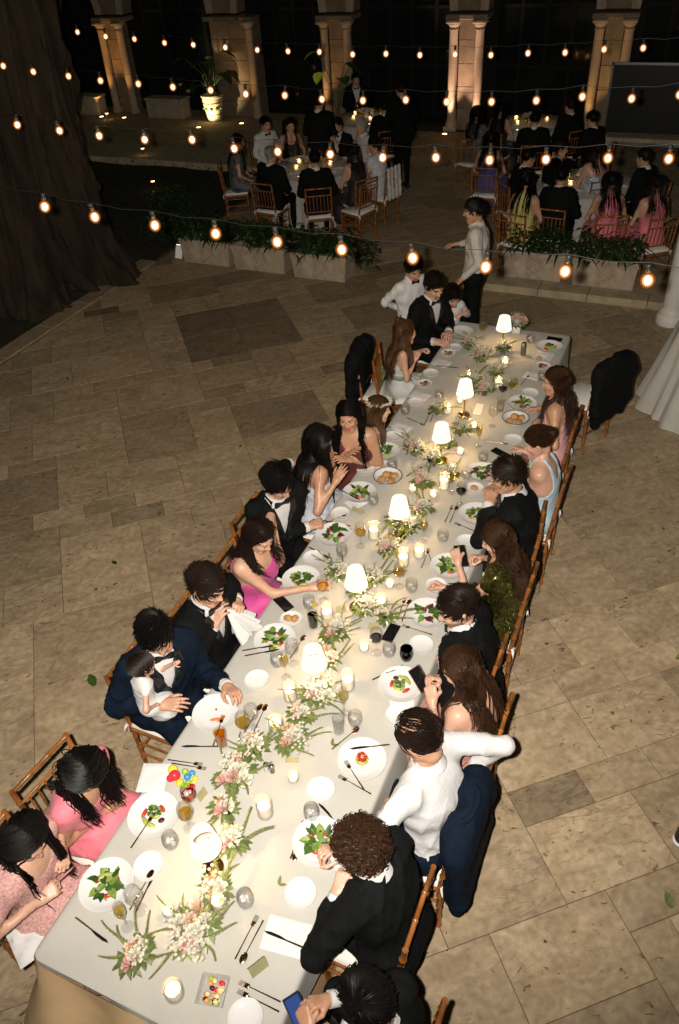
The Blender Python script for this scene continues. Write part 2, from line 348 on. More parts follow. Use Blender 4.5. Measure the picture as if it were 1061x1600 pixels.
put(0, 0, 3, 3, .20); put(3, 0, 3, 3, .26); put(0, 3, 3, 3, .16); put(3, 3, 3, 3, .22)      # the four dark slabs near the planters
cR = at(889, 1260, 0)[:2]-OFF; put(round(cR@TU/UN-1), round(cR@TV/UN-.5), 2, 1, .30)
for i in range(-70, 75):
    for j in range(-70, 75):
        c0 = OFF+TU*(i+.5)*UN+TV*(j+.5)*UN
        if (i, j) in occ or not (-6.8 < c0[0] < 5 and -3.2 < c0[1] < 18): continue
        rr.shuffle(SZ)
        for a, b in SZ+[(1, 1)]:
            if all((i+p, j+q) not in occ for p in range(a) for q in range(b)):
                put(i, j, a, b, min(1, max(0, rr.gauss(.80, .10) if rr.random() < .82 else rr.gauss(.50, .10)))); break
def tile_geo(i, j, a, b, t, mb, tints):
    gp = .0019; z = rr.uniform(-.0006, .0006)
    P = [OFF+TU*(i*UN+gp)+TV*(j*UN+gp), OFF+TU*((i+a)*UN-gp)+TV*(j*UN+gp), OFF+TU*((i+a)*UN-gp)+TV*((j+b)*UN-gp), OFF+TU*(i*UN+gp)+TV*((j+b)*UN-gp)]
    for n, d in ((np.array([-1, 0]), 6.02), (np.array([1, 0]), 5.), (np.array([0, 1]), 17.), (np.array([0, -1]), 3.)):
        P = clip(P, n, d)
        if len(P) < 3: return False
    c = sum(P)/len(P); m = len(P); V = [(*p, -.012) for p in P]+[(*p, z-.0018) for p in P]
    V += [(*(p+(c-p)*min(.4, .0022/max(.01, np.linalg.norm(c-p)))), z) for p in P]; Fc = []
    for k in range(m):
        l = (k+1) % m; Fc += [(k, l, m+l, m+k), (m+k, m+l, 2*m+l, 2*m+k)]
    Fc.append(tuple(range(2*m, 3*m))); mb.add(V, Fc); tints += [t]*len(V); return True
def set_tint(o, t):
    a = o.data.attributes.new('tint', 'FLOAT', 'POINT'); a.data.foreach_set('value', np.asarray(t, np.float32))
vis = []; rest = []
for T_ in tiles:
    c0 = OFF+TU*(T_[0]+T_[2]/2)*UN+TV*(T_[1]+T_[3]/2)*UN; x, y = pix((*c0, 0))
    dd = np.linalg.norm(c0-CAMP[:2]); inv = -60 < x < 1120 and -10 < y < 1680 and c0[1] < 9 and (np.array([*c0, 0])-CAMP)@CF > .5
    under = -.45 < c0[0] < .45 and .3 < c0[1] < 6.3
    (vis if inv and not under else rest).append((dd, T_))
vis.sort(); rest += vis[290:]; vis = vis[:290]
for dd, T_ in vis:
    mb = MB(); tn = []
    if tile_geo(*T_, mb, tn): set_tint(mb.obj('tile', 'travertine', FLOOR, smooth=False), tn)
mb = MB(); tn = []
for dd, T_ in rest: tile_geo(*T_, mb, tn)
o = mb.obj('paving', 'travertine', FLOOR, smooth=False); set_tint(o, tn); o['kind'] = 'stuff'
# border stones along the planting bed, soil and ground cover
y = 3.2
while y < 8.7:
    L_ = rr.uniform(.7, 1.0); mb = MB(); mb.box((-6.15-.01*(8.9-y), y+L_/2, .0), (.27, L_-.006, .05), bev=.006)
    set_tint(mb.obj('border_stone', 'travertine', FLOOR, smooth=False), [rr.uniform(.45, .8)]*len(mb.v)); y += L_
g = MB(); nx = 44; V = []; Fc = []
for i in range(nx+1):
    for j in range(nx+1):
        x = -26+(-6.30+26)*i/nx; y = 2+(13.5-2)*j/nx; V.append((x, y, .0+.03*math.sin(x*3.1+y)*math.sin(y*2.3)*(i < nx)))
for i in range(nx):
    for j in range(nx): k = i*(nx+1)+j; Fc.append((k, k+nx+1, k+nx+2, k+1))
tag(g.add(V, Fc).obj('planting_bed', 'soil'), kind='structure')
def leafset(n, fn, mats, name, parent=None, seed=1):
    random.seed(seed); mb = MB()
    for _ in range(n):
        p, d, L_, w, dr, mi = fn(); mb.leaf(p, d, (0, 0, 1) if abs(d[2]) < .9*np.linalg.norm(d) else (1, 0, 0), L_, w, mi, dr)
    return mb.obj(name, mats, parent)
def rd(zb=.3):
    a = random.uniform(0, 6.283); return np.array([math.cos(a), math.sin(a), random.uniform(-.2, 1)*1+zb])
def gc():
    x = random.uniform(-11, -6.4); y = random.uniform(5.5, 13.4); return (x, y, random.uniform(0, .10)), rd(.1), random.uniform(.06, .16), random.uniform(.02, .05), .5, random.choice((0, 0, 1))
tag(leafset(2600, gc, ['leaf_dark', 'grass'], 'ground_cover'), kind='stuff')
# raised walk before the arcade
mb = MB(); mb.box((-15, 15.6, .03), (18.0, 4.1, .14)); o = mb.obj('terrace', 'kerb', smooth=False); tag(o, kind='structure')
x = -14.
while x < -6.3:
    m2 = MB(); m2.box((x, 13.47, .045), (.88, .22, .15), bev=.01); m2.obj('kerb_stone', 'kerb', o, smooth=False); x += .89
# ================================================================== ARCADE BUILDING
B = thing('arcade_building', 'pale stone arcade with paired round columns and dark arches behind the party', 'building', (-5, 17.4, 0))
def bp(mb, name, mat, parent=B, smooth=False):
    o = mb.obj(name, mat, parent, smooth); o.location = (5, -17.4, 0) if parent is B else (0, 0, 0); return o
PIER = [-15.45, -12.5, -9.35, -6.5, -3.56, -.66, 2.3, 5.2]; SPR = 2.22; YF = 17.3
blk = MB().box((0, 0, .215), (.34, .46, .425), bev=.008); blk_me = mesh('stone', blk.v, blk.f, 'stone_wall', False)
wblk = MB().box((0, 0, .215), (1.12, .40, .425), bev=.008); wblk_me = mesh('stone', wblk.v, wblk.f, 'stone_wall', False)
cm = MB()
cm.lathe([(.135, .10), (.135, .15), (.112, .19), (.112, .21), (.094, .24), (.095, .9), (.092, 1.4), (.085, 1.88), (.098, 1.90), (.098, 1.93), (.088, 1.94)], 20)
col_me = mesh('column', cm.v, cm.f, 'stone_column'); sharp(col_me)
cm = MB(); cm.lathe([(.088, 1.94), (.112, 1.985), (.122, 2.0), (.122, 2.02)], 20); cm.box((0, 0, 2.05), (.27, .27, .06), bev=.006); cap_me = mesh('capital', cm.v, cm.f, 'stone_column'); sharp(cap_me)
cm = MB(); cm.box((0, 0, .05), (.29, .29, .10), bev=.008); base_me = mesh('base', cm.v, cm.f, 'stone_column', False)
for x in PIER:
    wide = abs(x+9.35) < .1
    for k in range(5): link('stone', wblk_me if wide else blk_me, B, (x+5+(.2 if wide else 0), YF+.12-17.4, .43*k+.001))
    for s in (-.275, .275):
        if wide and s < 0: continue
        xx = x+s+(.42 if wide else 0)
        c_ = link('column', col_me, B, (xx+5, YF-.14-17.4, 0)); link('capital', cap_me, c_); link('base', base_me, c_)
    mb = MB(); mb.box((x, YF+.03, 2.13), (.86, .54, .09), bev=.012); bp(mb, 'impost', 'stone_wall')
# wall with round arches
for a, b in zip(PIER[:-1], PIER[1:]):
    x0, x1 = a+.40, b-.40; cx = (x0+x1)/2; R_ = (x1-x0)/2; n = 20; V = []; Fc = []
    arc = [(cx-R_*math.cos(math.pi*i/n), SPR+R_*math.sin(math.pi*i/n)) for i in range(n+1)]
    top = [(a+(b-a)*i/n, 4.6) for i in range(n+1)]
    arc = [(a, SPR)]+arc+[(b, SPR)]; top = [(a, 4.6)]+top+[(b, 4.6)]; m = len(arc)
    for yy in (YF-.02, YF+.34): V += [(p[0], yy, p[1]) for p in arc]+[(p[0], yy, p[1]) for p in top]
    for i in range(m-1):
        Fc += [(i, i+1, m+i+1, m+i), (2*m+i+1, 2*m+i, 3*m+i, 3*m+i+1), (i+1, i, 2*m+i, 2*m+i+1)]
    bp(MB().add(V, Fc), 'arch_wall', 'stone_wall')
    V = []; Fc = []                                                        # moulded archivolt
    for r0, yy in ((R_+.002, YF-.03), (R_+.002, YF-.07), (R_+.10, YF-.07), (R_+.11, YF-.05), (R_+.17, YF-.05), (R_+.17, YF-.02)):
        V += [(cx-r0*math.cos(math.pi*i/n), yy, SPR+r0*math.sin(math.pi*i/n)) for i in range(n+1)]
    for k in range(5):
        for i in range(n): q = k*(n+1)+i; Fc.append((q, q+1, q+n+2, q+n+1))
    bp(MB().add(V, Fc), 'archivolt', 'stone_column')
    f = MB()                                                               # dark glazed doors set back in the opening
    for i in range(5): f.box((x0+(x1-x0)*i/4, 18.05, 1.7), (.07, .07, 3.4))
    for z in (.15, 1.1, 2.2, 3.3): f.box((cx, 18.05, z), (x1-x0, .05, .06))
    dr = bp(f, 'door_frame', 'stucco_dark')
    for i in range(4):
        q = MB(); q.box((x0+(x1-x0)*(i+.5)/4, 18.07, 1.7), ((x1-x0)/4-.07, .012, 3.3)); q.obj('pane', 'pane_dark', dr, False)
mb = MB(); mb.box((-5, 18.6, 2.3), (24, .2, 4.6)); bp(mb, 'back_wall', 'stucco_dark')
mb = MB(); mb.box((-5, 18.0, 4.7), (24, 1.6, .2)); bp(mb, 'slab', 'stucco_dark')
KIDS.clear()
# the uplights at the feet of the columns
UP = MB(); UP.lathe([(.06, 0), (.06, .012), (.052, .018)], 16, cap1=False); UP.lathe([(.052, .016), (.0, .0165)], 16, mi=1, cap0=False, cap1=False)
glow('uplight_lens', (1, .62, .28), 7); UPM = mesh('ground_light', UP.v, UP.f, ['metal_grey', 'uplight_lens'], True, UP.m)
def uplight(x, y, z, label, e, col, aim, ang=70):
    o = link('ground_light', UPM, None, (x, y, z)); tag(o, label, 'ground light', 'ground lights at the arcade'); lamp('ground_light_lamp', 'SPOT', (x, y, z+.05), e, col, .03, aim, ang, .7); return o
uplight(-3.86, 16.78, .002, 'round ground light under the left column of the bright middle pair', 150, (1, .66, .47), (-3.86, 17.25, 2.3), 62)
uplight(-3.28, 16.78, .002, 'round ground light under the right column of the bright middle pair', 95, (1, .62, .44), (-3.27, 17.25, 2.3), 62)
uplight(-12.85, 16.55, .102, 'round ground light under the leftmost column of the arcade', 48, (1, .50, .14), (-12.8, 17.2, 2.2), 60)
uplight(-12.15, 16.55, .102, 'round ground light under the second column from the left', 36, (1, .50, .14), (-12.2, 17.2, 2.2), 60)
uplight(-8.75, 16.5, .102, 'round ground light before the wide stone pier', 20, (1, .52, .17), (-8.9, 17.2, 2.0), 75)
uplight(-6.8, 16.75, .102, 'round ground light under the column behind the far left guest table', 34, (1, .53, .18), (-6.75, 17.2, 2.4), 60)
uplight(-1.0, 16.7, .002, 'round ground light under the column left of the dark screen', 36, (1, .58, .22), (-.95, 17.2, 2.2), 66)
uplight(-.3, 16.7, .002, 'round ground light hidden behind the dark screen', 22, (1, .58, .24), (-.3, 17.2, 2.2), 66)
# urn with a large-leaved plant, lit from the ground
px_ = at(337, 188, .1)
t = thing('urn', 'cream glazed urn with brown bands lit from below before the arcade', 'urn', (px_[0], px_[1], .1))
mb = MB(); mb.lathe([(.15, 0), (.17, .02), (.19, .12), (.235, .34), (.25, .46), (.245, .50), (.27, .52), (.27, .56), (.23, .57), (.22, .50)], 24, cap1=False); mb.obj('body', 'terracotta', t)
for z, r in ((.155, .199), (.40, .248)): q = MB(); q.lathe([(r, -.012), (r+.012, 0), (r, .012)], 24, cap0=False, cap1=False); o = q.obj('band', 'terracotta_band', t); o.location = (0, 0, z)
for k in range(5):
    a = -2.4+k*.55; q = MB(); q.ball((.232*math.cos(a), .232*math.sin(a), .29), (.035, .035, .04), 8, 5); q.obj('medallion', 'leaf_mid', t)
q = MB(); q.lathe([(.0, .5), (.225, .5)], 20, cap0=False, cap1=False); q.obj('soil', 'soil', t)
def bigplant(name, label, loc, n, h, L_, mat, seed, spread=.5, cat='plant'):
    random.seed(seed); t = thing(name, label, cat, loc); st = MB()
    for k in range(n):
        a = random.uniform(0, 6.283); r = random.uniform(.3, 1)*spread; zz = h*random.uniform(.35, 1); tip = np.array([r*math.cos(a), r*math.sin(a), zz])
        st.tube([(0, 0, -.05), tip*np.array([.35, .35, .6]), tip], [.012, .009, .006], 5)
        lf = MB(); d = np.array([math.cos(a), math.sin(a), random.uniform(-.5, .3)]); lf.leaf(tip, d, (0, 0, 1), L_*random.uniform(.7, 1.1), L_*random.uniform(.6, .85), 0, .5, 4, .2); lf.obj('leaf', mat, t)
    st.obj('stem', 'stem', t); return t
bigplant('potted_plant', 'broad leaved green plant growing in the lit cream urn', (px_[0], px_[1], .62), 13, .95, .34, 'leaf_mid', 5, .6)
lamp('urn_light', 'SPOT', (px_[0]-.05, px_[1]-.75, .14), 75, (1, .80, .45), .02, (px_[0], px_[1], .5), 60, .6)
o = link('ground_light', UPM, None, (px_[0]-.02, px_[1]-.75, .102)); tag(o, 'bright ground light in front of the cream urn', 'ground light')
q = at(535, 135, .8); bigplant('tall_plant', 'broad leaved plant behind the far left guest table by the column', (-6.35, 16.7, .35), 9, 1.3, .42, 'leaf_mid', 8, .55)
for i, (px0, py0, lb) in enumerate(((225, 237, 'small brass path light at the near edge of the raised walk'), (241, 289, 'small brass path light standing in the dark planting bed'), (169, 181, 'small path light on the raised walk by the left columns'))):
    P = at(px0, py0+6, .1 if i != 1 else .02); t = thing('path_light', lb, 'path light', P, 0, 'path lights')
    m = MB(); m.tube([(0, 0, 0), (0, 0, .16)], .012, 8); m.obj('post', 'brass', t)
    m = MB(); m.lathe([(.045, .155), (.055, .17), (.02, .2)], 14); m.obj('hood', 'brass', t); m = MB(); m.lathe([(.03, .135), (.034, .150)], 12); m.obj('lens', 'uplight_lens', t)
for x0, x1, lb in ((-11.5, -10.45, 'low stone planter trough on the raised walk left of the urn'), (-13.9, -13.0, 'low stone planter trough left of the leftmost columns')):
    t = thing('stone_trough', lb, 'planter', ((x0+x1)/2, 16.85, .1)); m = MB(); m.box((0, 0, .20), (x1-x0, .36, .40), bev=.02); m.obj('body', 'planter', t, False); m = MB(); m.box((0, 0, .425), (x1-x0+.05, .41, .05), bev=.012); m.obj('rim', 'planter', t, False)
# black free-standing screen and pale bench at the right
t = thing('screen', 'large black free-standing projection screen leaning right of the arcade', 'screen', (.35, 16.2, 0)); 
m = MB(); m.box((0, 0, .82), (1.62, .05, 1.32), bev=.01); m.obj('panel', 'screen_black', t, False)
m = MB()
for xx, zz, w, h in ((0, 1.50, 1.70, .045), (0, .14, 1.70, .05), (-.83, .82, .045, 1.38), (.83, .82, .045, 1.38)): m.box((xx, -.005, zz), (w-.002 if w > 1 else w, .07, h-.003))
m.obj('frame', 'metal_grey', t, False)
for xx in (-.6, .6): m = MB(); m.tube([(xx, 0, .14), (xx, -.2, .02), (xx, .25, .02)], .015, 6); m.obj('foot', 'metal_grey', t)
t = thing('bench', 'long pale stone bench below the black screen', 'bench', (.6, 15.55, 0)); m = MB(); m.box((0, 0, .40), (2.4, .40, .08), bev=.015); m.obj('seat', 'planter', t, False)
for xx in (-.9, .9): m = MB(); m.box((xx, 0, .18), (.16, .34, .36), bev=.01); m.obj('leg', 'planter', t, False)
# ================================================================== PLANTERS
PLM = {}
def planter(x0, x1, y, z, label, seed, group, flabel):
    w = x1-x0; t = thing('planter_box', label, 'planter', ((x0+x1)/2, y+.19, z), 0, group); d = .38; h = .36
    V = []; 
    for zz, k in ((0, .94), (h-.07, 1.0), (h-.07, 1.035), (h, 1.035), (h, .90), (h-.06, .90)): V += [(-w/2*k, -d/2*k, zz), (w/2*k, -d/2*k, zz), (w/2*k, d/2*k, zz), (-w/2*k, d/2*k, zz)]
    Fc = [(3, 2, 1, 0)]+[(r*4+i, r*4+(i+1) % 4, r*4+4+(i+1) % 4, r*4+4+i) for r in range(5) for i in range(4)]+[(20, 21, 22, 23)]
    MB().add(V, Fc).obj('body', 'planter', t, False)
    m = MB(); P = [(.075*math.cos(a*.3142), 0, .075*math.sin(a*.3142)) for a in range(21)]; m.tube(P, .011, 6, caps=False); m.ball((0, 0, 0), (.042, .014, .042), 10, 6)
    for a in range(6): m.ball((.045*math.cos(a*1.047), -.004, .045*math.sin(a*1.047)), (.018, .012, .018), 6, 4)
    o = m.obj('medallion', 'planter', t); o.location = (0, -d/2*.975, h*.42)
    random.seed(seed)
    def fn():
        r = np.array([random.uniform(-w*.5, w*.5), random.uniform(-.2, .2), h+random.uniform(-.02, .32)*random.random()**.4]); dv = rd(.25); dv[1] -= .2
        return r, dv, random.uniform(.10, .24), random.uniform(.018, .05), .7, random.choice((0, 0, 0, 1))
    f = thing('shrub', flabel, 'plant', ((x0+x1)/2, y+.19, z+.0)); leafset(420, fn, ['leaf_dark', 'leaf_mid'], 'foliage', f, seed)
PG = 'stone planter boxes round the terrace'
planter(-5.60, -4.76, 8.93, 0, 'pale stone planter box with floodlight at its corner, leftmost', 21, PG, 'dark leafy shrub filling the leftmost stone planter')
planter(-4.68, -3.82, 8.90, 0, 'pale stone planter box in the middle of the left three', 22, PG, 'dark leafy shrub filling the middle left stone planter')
planter(-3.68, -2.84, 8.86, 0, 'stained stone planter box nearest the waiter on the left', 23, PG, 'dark leafy shrub filling the left planter nearest the waiter')
planter(-.76, .04, 9.43, .10, 'stone planter box just right of the standing waiter on the kerb', 24, PG, 'dark fern filling the stone planter right of the waiter')
planter(.16, .96, 9.40, .10, 'rightmost stone planter box on the kerb by the white pillar', 25, PG, 'dark fern filling the rightmost stone planter')
KB = tag(MB().box((1.6, 9.75, .04), (5.0, .55, .09)).obj('kerb', 'kerb', smooth=False), kind='structure')
x = -.95
while x < 4: L_ = rr.uniform(.5, .8); m = MB(); m.box((x+L_/2, 9.32, .045), (L_-.006, .36, .105), bev=.01); m.obj('kerb_stone', 'kerb', KB, False); x += L_
for k, (x, y, lb) in enumerate(((-5.4, 9.75, 'low dark bush behind the leftmost planter'), (-4.2, 9.7, 'low dark bush behind the middle left planter'), (-6.5, 9.9, 'low dark bush at the end of the planting bed'), (-7.3, 11.2, 'dark bush in the bed left of the guest table'), (-3.1, 9.6, 'low dark bush behind the third left planter'))):
    f = thing('bush', lb, 'bush', (x, y, 0))
    def fn():
        a = random.uniform(0, 6.28); r = .5*random.random()**.5; return (r*math.cos(a), r*.7*math.sin(a), random.uniform(.05, .38)*(1.1-r)), rd(.2), random.uniform(.10, .22), random.uniform(.02, .05), .6, random.choice((0, 0, 1))
    leafset(300, fn, ['leaf_dark', 'leaf_mid'], 'foliage', f, 40+k)
# floodlight beside the leftmost planter
P = at(279, 405, 0); t = thing('floodlight', 'small white floodlight box on the ground by the leftmost planter', 'floodlight', P, .5)
m = MB(); m.box((0, 0, .11), (.11, .09, .20), bev=.008); o = m.obj('body', 'plastic_white', t, False); o.rotation_euler = (-.35, .25, 0)
glow('flood_lens', (1, .93, .8), 3); m = MB(); m.box((.0, .0, .213), (.09, .07, .004)); o2 = m.obj('lens', 'flood_lens', t, False); o2.rotation_euler = (-.35, .25, 0)
m = MB(); m.tube([(-.06, 0, 0), (-.06, 0, .1)], .006, 6); m.obj('bracket', 'metal_grey', t)
P = at(128, 258, .3); bigplant('leafy_plant', 'bright green leafy plant lit beside the tree trunk', (P[0], P[1], .05), 9, .35, .22, 'leaf_mid', 15, .22)
lamp('plant_light', 'SPOT', (P[0]+.5, P[1]-.5, .1), 5, (.9, 1, .5), .02, (P[0], P[1], .3), 50)
# ================================================================== BIG TREE
t = thing('fig_tree', 'massive furrowed tree trunk with buttress roots at the left edge', 'tree', (-7.62, 7.85, 0))
def lob(a, z):
    s = math.exp(-max(z, 0)/1.1)
    return (.16+.34*s)*(.6*math.sin(5*a+.8*z)+.4*math.sin(8*a-1.1*z+1)) + .05*math.sin(19*a+2*z) + .035*math.sin(33*a-z*1.5)
def BK(a, z):
    p = np.array([[math.cos(a)*1.3, math.sin(a)*1.3, z*.22]]); w = float(n3(p, 3.0, 4)[0]); d = float((1-np.abs(np.sin(p@np.array([9., 7., 2.])+3*w)))[0]**2+.8*(1-np.abs(np.sin(p@np.array([-11., 13., 3.])+4*w+1)))[0]**2)
    return .095*d+.03*math.sin(z*2.1+5*w)
n = 220; prof = []; V = []; Fc = []; K = 90
for k in range(K):
    z = -.08+5.2*(k/(K-1))**1.25; r = 1.0+.42*math.exp(-max(z, 0)/.6); ox, oy = .06*z, .02*z
    for i in range(n):
        a = 2*math.pi*i/n; q = r*(1+lob(a+.06*math.sin(z*1.7+a*3), z)*.5)+BK(a, z); V.append((ox+q*math.cos(a), oy+q*math.sin(a), z))
for k in range(K-1):
    for i in range(n): j = (i+1) % n; Fc.append((k*n+i, k*n+j, k*n+n+j, k*n+n+i))
mk('trunk', V, Fc, 'bark', t)
random.seed(3)
for k in range(11):
    a = -1.9+k*.32; r1 = random.uniform(1.45, 1.75); P = [(math.cos(a+.12*math.sin(k+s*3))*(1.0+(r1-1.0)*s), math.sin(a+.12*math.sin(k+s*3))*(1.0+(r1-1.0)*s), .75*(1-s)**2.2+.01) for s in np.linspace(0, 1, 9)]
    m = MB(); m.tube(P, np.linspace(.20, .035, 9), 8); m.obj('root', 'bark', t)
for k in range(16):                                                        # aerial roots hugging the trunk
    a = random.uniform(-2.6, .9); P = []
    for s in np.linspace(0, 1, 10): z = 5*s; r = (1.0+.42*math.exp(-z/.6))*(1+lob(a+.2*s, z)*.55)+.02; P.append((.06*z+r*math.cos(a+.2*s), .02*z+r*math.sin(a+.2*s), z))
    m = MB(); m.tube(P, np.linspace(.07, .04, 10)*random.uniform(.6, 1.3), 7); m.obj('aerial_root', 'bark', t)
for a, e in ((.4, .5), (2.2, .7), (-1.3, .6)):                             # limbs and crown go up out of the picture
    P = [(-.5, .6, 4.7), (-.5+1.2*math.cos(a), .6+1.2*math.sin(a), 6.0), (-.5+3*math.cos(a), .6+3*math.sin(a), 7.2)]; m = MB(); m.tube(P, [.5, .32, .16], 10); m.obj('limb', 'bark', t)
def fn():
    a = random.uniform(0, 6.28); r = 4.2*random.random()**.5; return (-.5+r*math.cos(a), .6+r*math.sin(a), 7.5+random.uniform(-.8, 1.4)), rd(-.2), random.uniform(.2, .4), random.uniform(.1, .18), .4, random.choice((0, 1))
o = leafset(1600, fn, ['leaf_dark', 'leaf_mid'], 'crown', t, 77); o['kind'] = 'stuff'
lamp('tree_light', 'SPOT', (-7.2, 5.6, .15), 15, (1, .52, .18), .05, (-7.6, 7.4, 1.6), 85, .9)
m = MB(); m.tube([tuple(aty(76, 120, 11)*np.array([1, 1, 0])), tuple(aty(76, 120, 11)), tuple(aty(92, 0, 11.6)), tuple(aty(97, -60, 12))], [.1, .08, .07, .06], 10)
tag(m.obj('slim_tree', 'bark'), 'slender pale tree stem standing behind the massive trunk', 'tree')
# ================================================================== WHITE PILLAR
P = at(1038, 508, 0); t = thing('pillar', 'round white pillar with ring base at the right edge', 'pillar', (P[0]+.05, P[1]+.1, 0))
m = MB(); m.lathe([(.165, 0), (.17, .05), (.165, .10), (.145, .12), (.15, .15), (.125, .19)], 28); m.obj('base', 'white_paint', t)
m = MB(); m.lathe([(.118, .185), (.118, 2.6), (.11, 4.2)], 28); m.obj('shaft', 'white_paint', t)
# ================================================================== STRINGS OF BULBS
S1 = [(70, 323), (148, 339), (242, 352), (337, 365), (433, 378), (534, 390), (645, 403), (759, 417), (883, 424), (1012, 438)]
S2 = [(27, 195), (93, 204), (155, 212), (226, 218), (300, 218), (366, 232), (434, 237), (516, 241), (598, 246), (681, 246), (765, 250), (853, 249), (950, 247), (1045, 248)]
S3 = [(5, 103), (52, 112), (107, 119), (157, 126), (216, 131), (270, 136), (329, 141), (384, 147), (445, 149), (503, 155), (567, 157), (634, 156), (698, 159), (768, 159), (838, 157), (910, 151), (987, 154), (1062, 148)]
S4 = [(31, 38), (73, 45), (121, 50), (165, 57), (210, 61), (257, 67), (302, 70), (352, 74), (402, 78), (450, 80), (499, 81), (551, 85), (603, 84), (656, 86), (711, 85), (767, 86), (825, 83), (883, 82), (944, 77), (1005, 75)]
bm = MB(); bm.lathe([(.014, .045), (.016, .085), (.010, .09)], 10, mi=0); bm.ball((0, 0, 0), (.037, .037, .041), 16, 10, mi=1); bm.ball((0, 0, -.001), (.027, .027, .030), 14, 10, mi=3); bm.ball((0, 0, -.001), (.0145, .0145, .019), 12, 8, mi=2)  # two glowing shells added round the core imitate its bloom
BULB = mesh('bulb', bm.v, bm.f, ['socket', 'bulb_bloom_outer', 'filament', 'bulb_bloom_inner'], True, bm.m); BULBF = mesh('bulb', bm.v, bm.f, ['socket', 'bulb_bloom_outer', 'filament_far', 'bulb_bloom_inner'], True, bm.m)
for S, y, lb in ((S1, 3.33, 'nearest string of globe bulbs, crossing in front of the waiter'), (S2, 5.22, 'second nearest string of globe bulbs'), (S3, 7.05, 'third string of globe bulbs from the camera'), (S4, 9.42, 'farthest string of globe bulbs, highest in the view')):
    P = [aty(a, b, y) for a, b in S]; P = [P[0]*2-P[1], P[0]*3-P[1]*2][::-1]+P+[P[-1]*2-P[-2], P[-1]*3-P[-2]*2]
    t = thing('string_lights', lb, 'string lights', tuple(P[0]), 0, 'strings of lights over the terrace'); m = MB(); W_ = []
    for k in range(len(P)):
        W_.append(P[k]-P[0]+[0, 0, .092])
        if k < len(P)-1: W_.append((P[k]+P[k+1])/2-P[0]+[0, 0, .092-.018])
    m.tube(W_, .0020, 5); m.obj('wire', 'wire', t)
    random.seed(1)
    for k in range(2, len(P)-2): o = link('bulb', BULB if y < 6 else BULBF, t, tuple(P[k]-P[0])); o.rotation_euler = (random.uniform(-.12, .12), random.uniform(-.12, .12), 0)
# leaves fallen on the paving
for px0, py0, L_, mat, lb in ((148, 1072, .13, 'leaf_mid', 'large green leaf lying on the paving left of the baby'), (182, 882, .07, 'leaf_dark', 'small dark leaf on the paving left of the magenta dress'), (1050, 1420, .10, 'leaf_light', 'yellow green leaf on the paving at the right edge'), (1056, 1030, .09, 'leaf_light', 'pale dry leaf on the paving at the right edge, farther back'), (1032, 575, .07, 'leaf_dark', 'small dark leaf on the paving beside the white cloth'), (372, 537, .05, 'leaf_dark', 'small dark leaf on the dark slabs'), (105, 590, .06, 'leaf_dark', 'small dark leaf on the paving near the tree'), (500, 468, .05, 'leaf_dark', 'small dark leaf on the paving before the planters')):
    P = at(px0, py0, 0); random.seed(px0); m = MB(); a = random.uniform(0, 6.28); m.leaf((0, 0, .004), (math.cos(a), math.sin(a), .12), (0, 0, 1), L_, L_*.5, 0, .12, 4, .3)
    o = m.obj('fallen_leaf', mat); o.location = tuple(P); tag(o, lb, 'leaf')
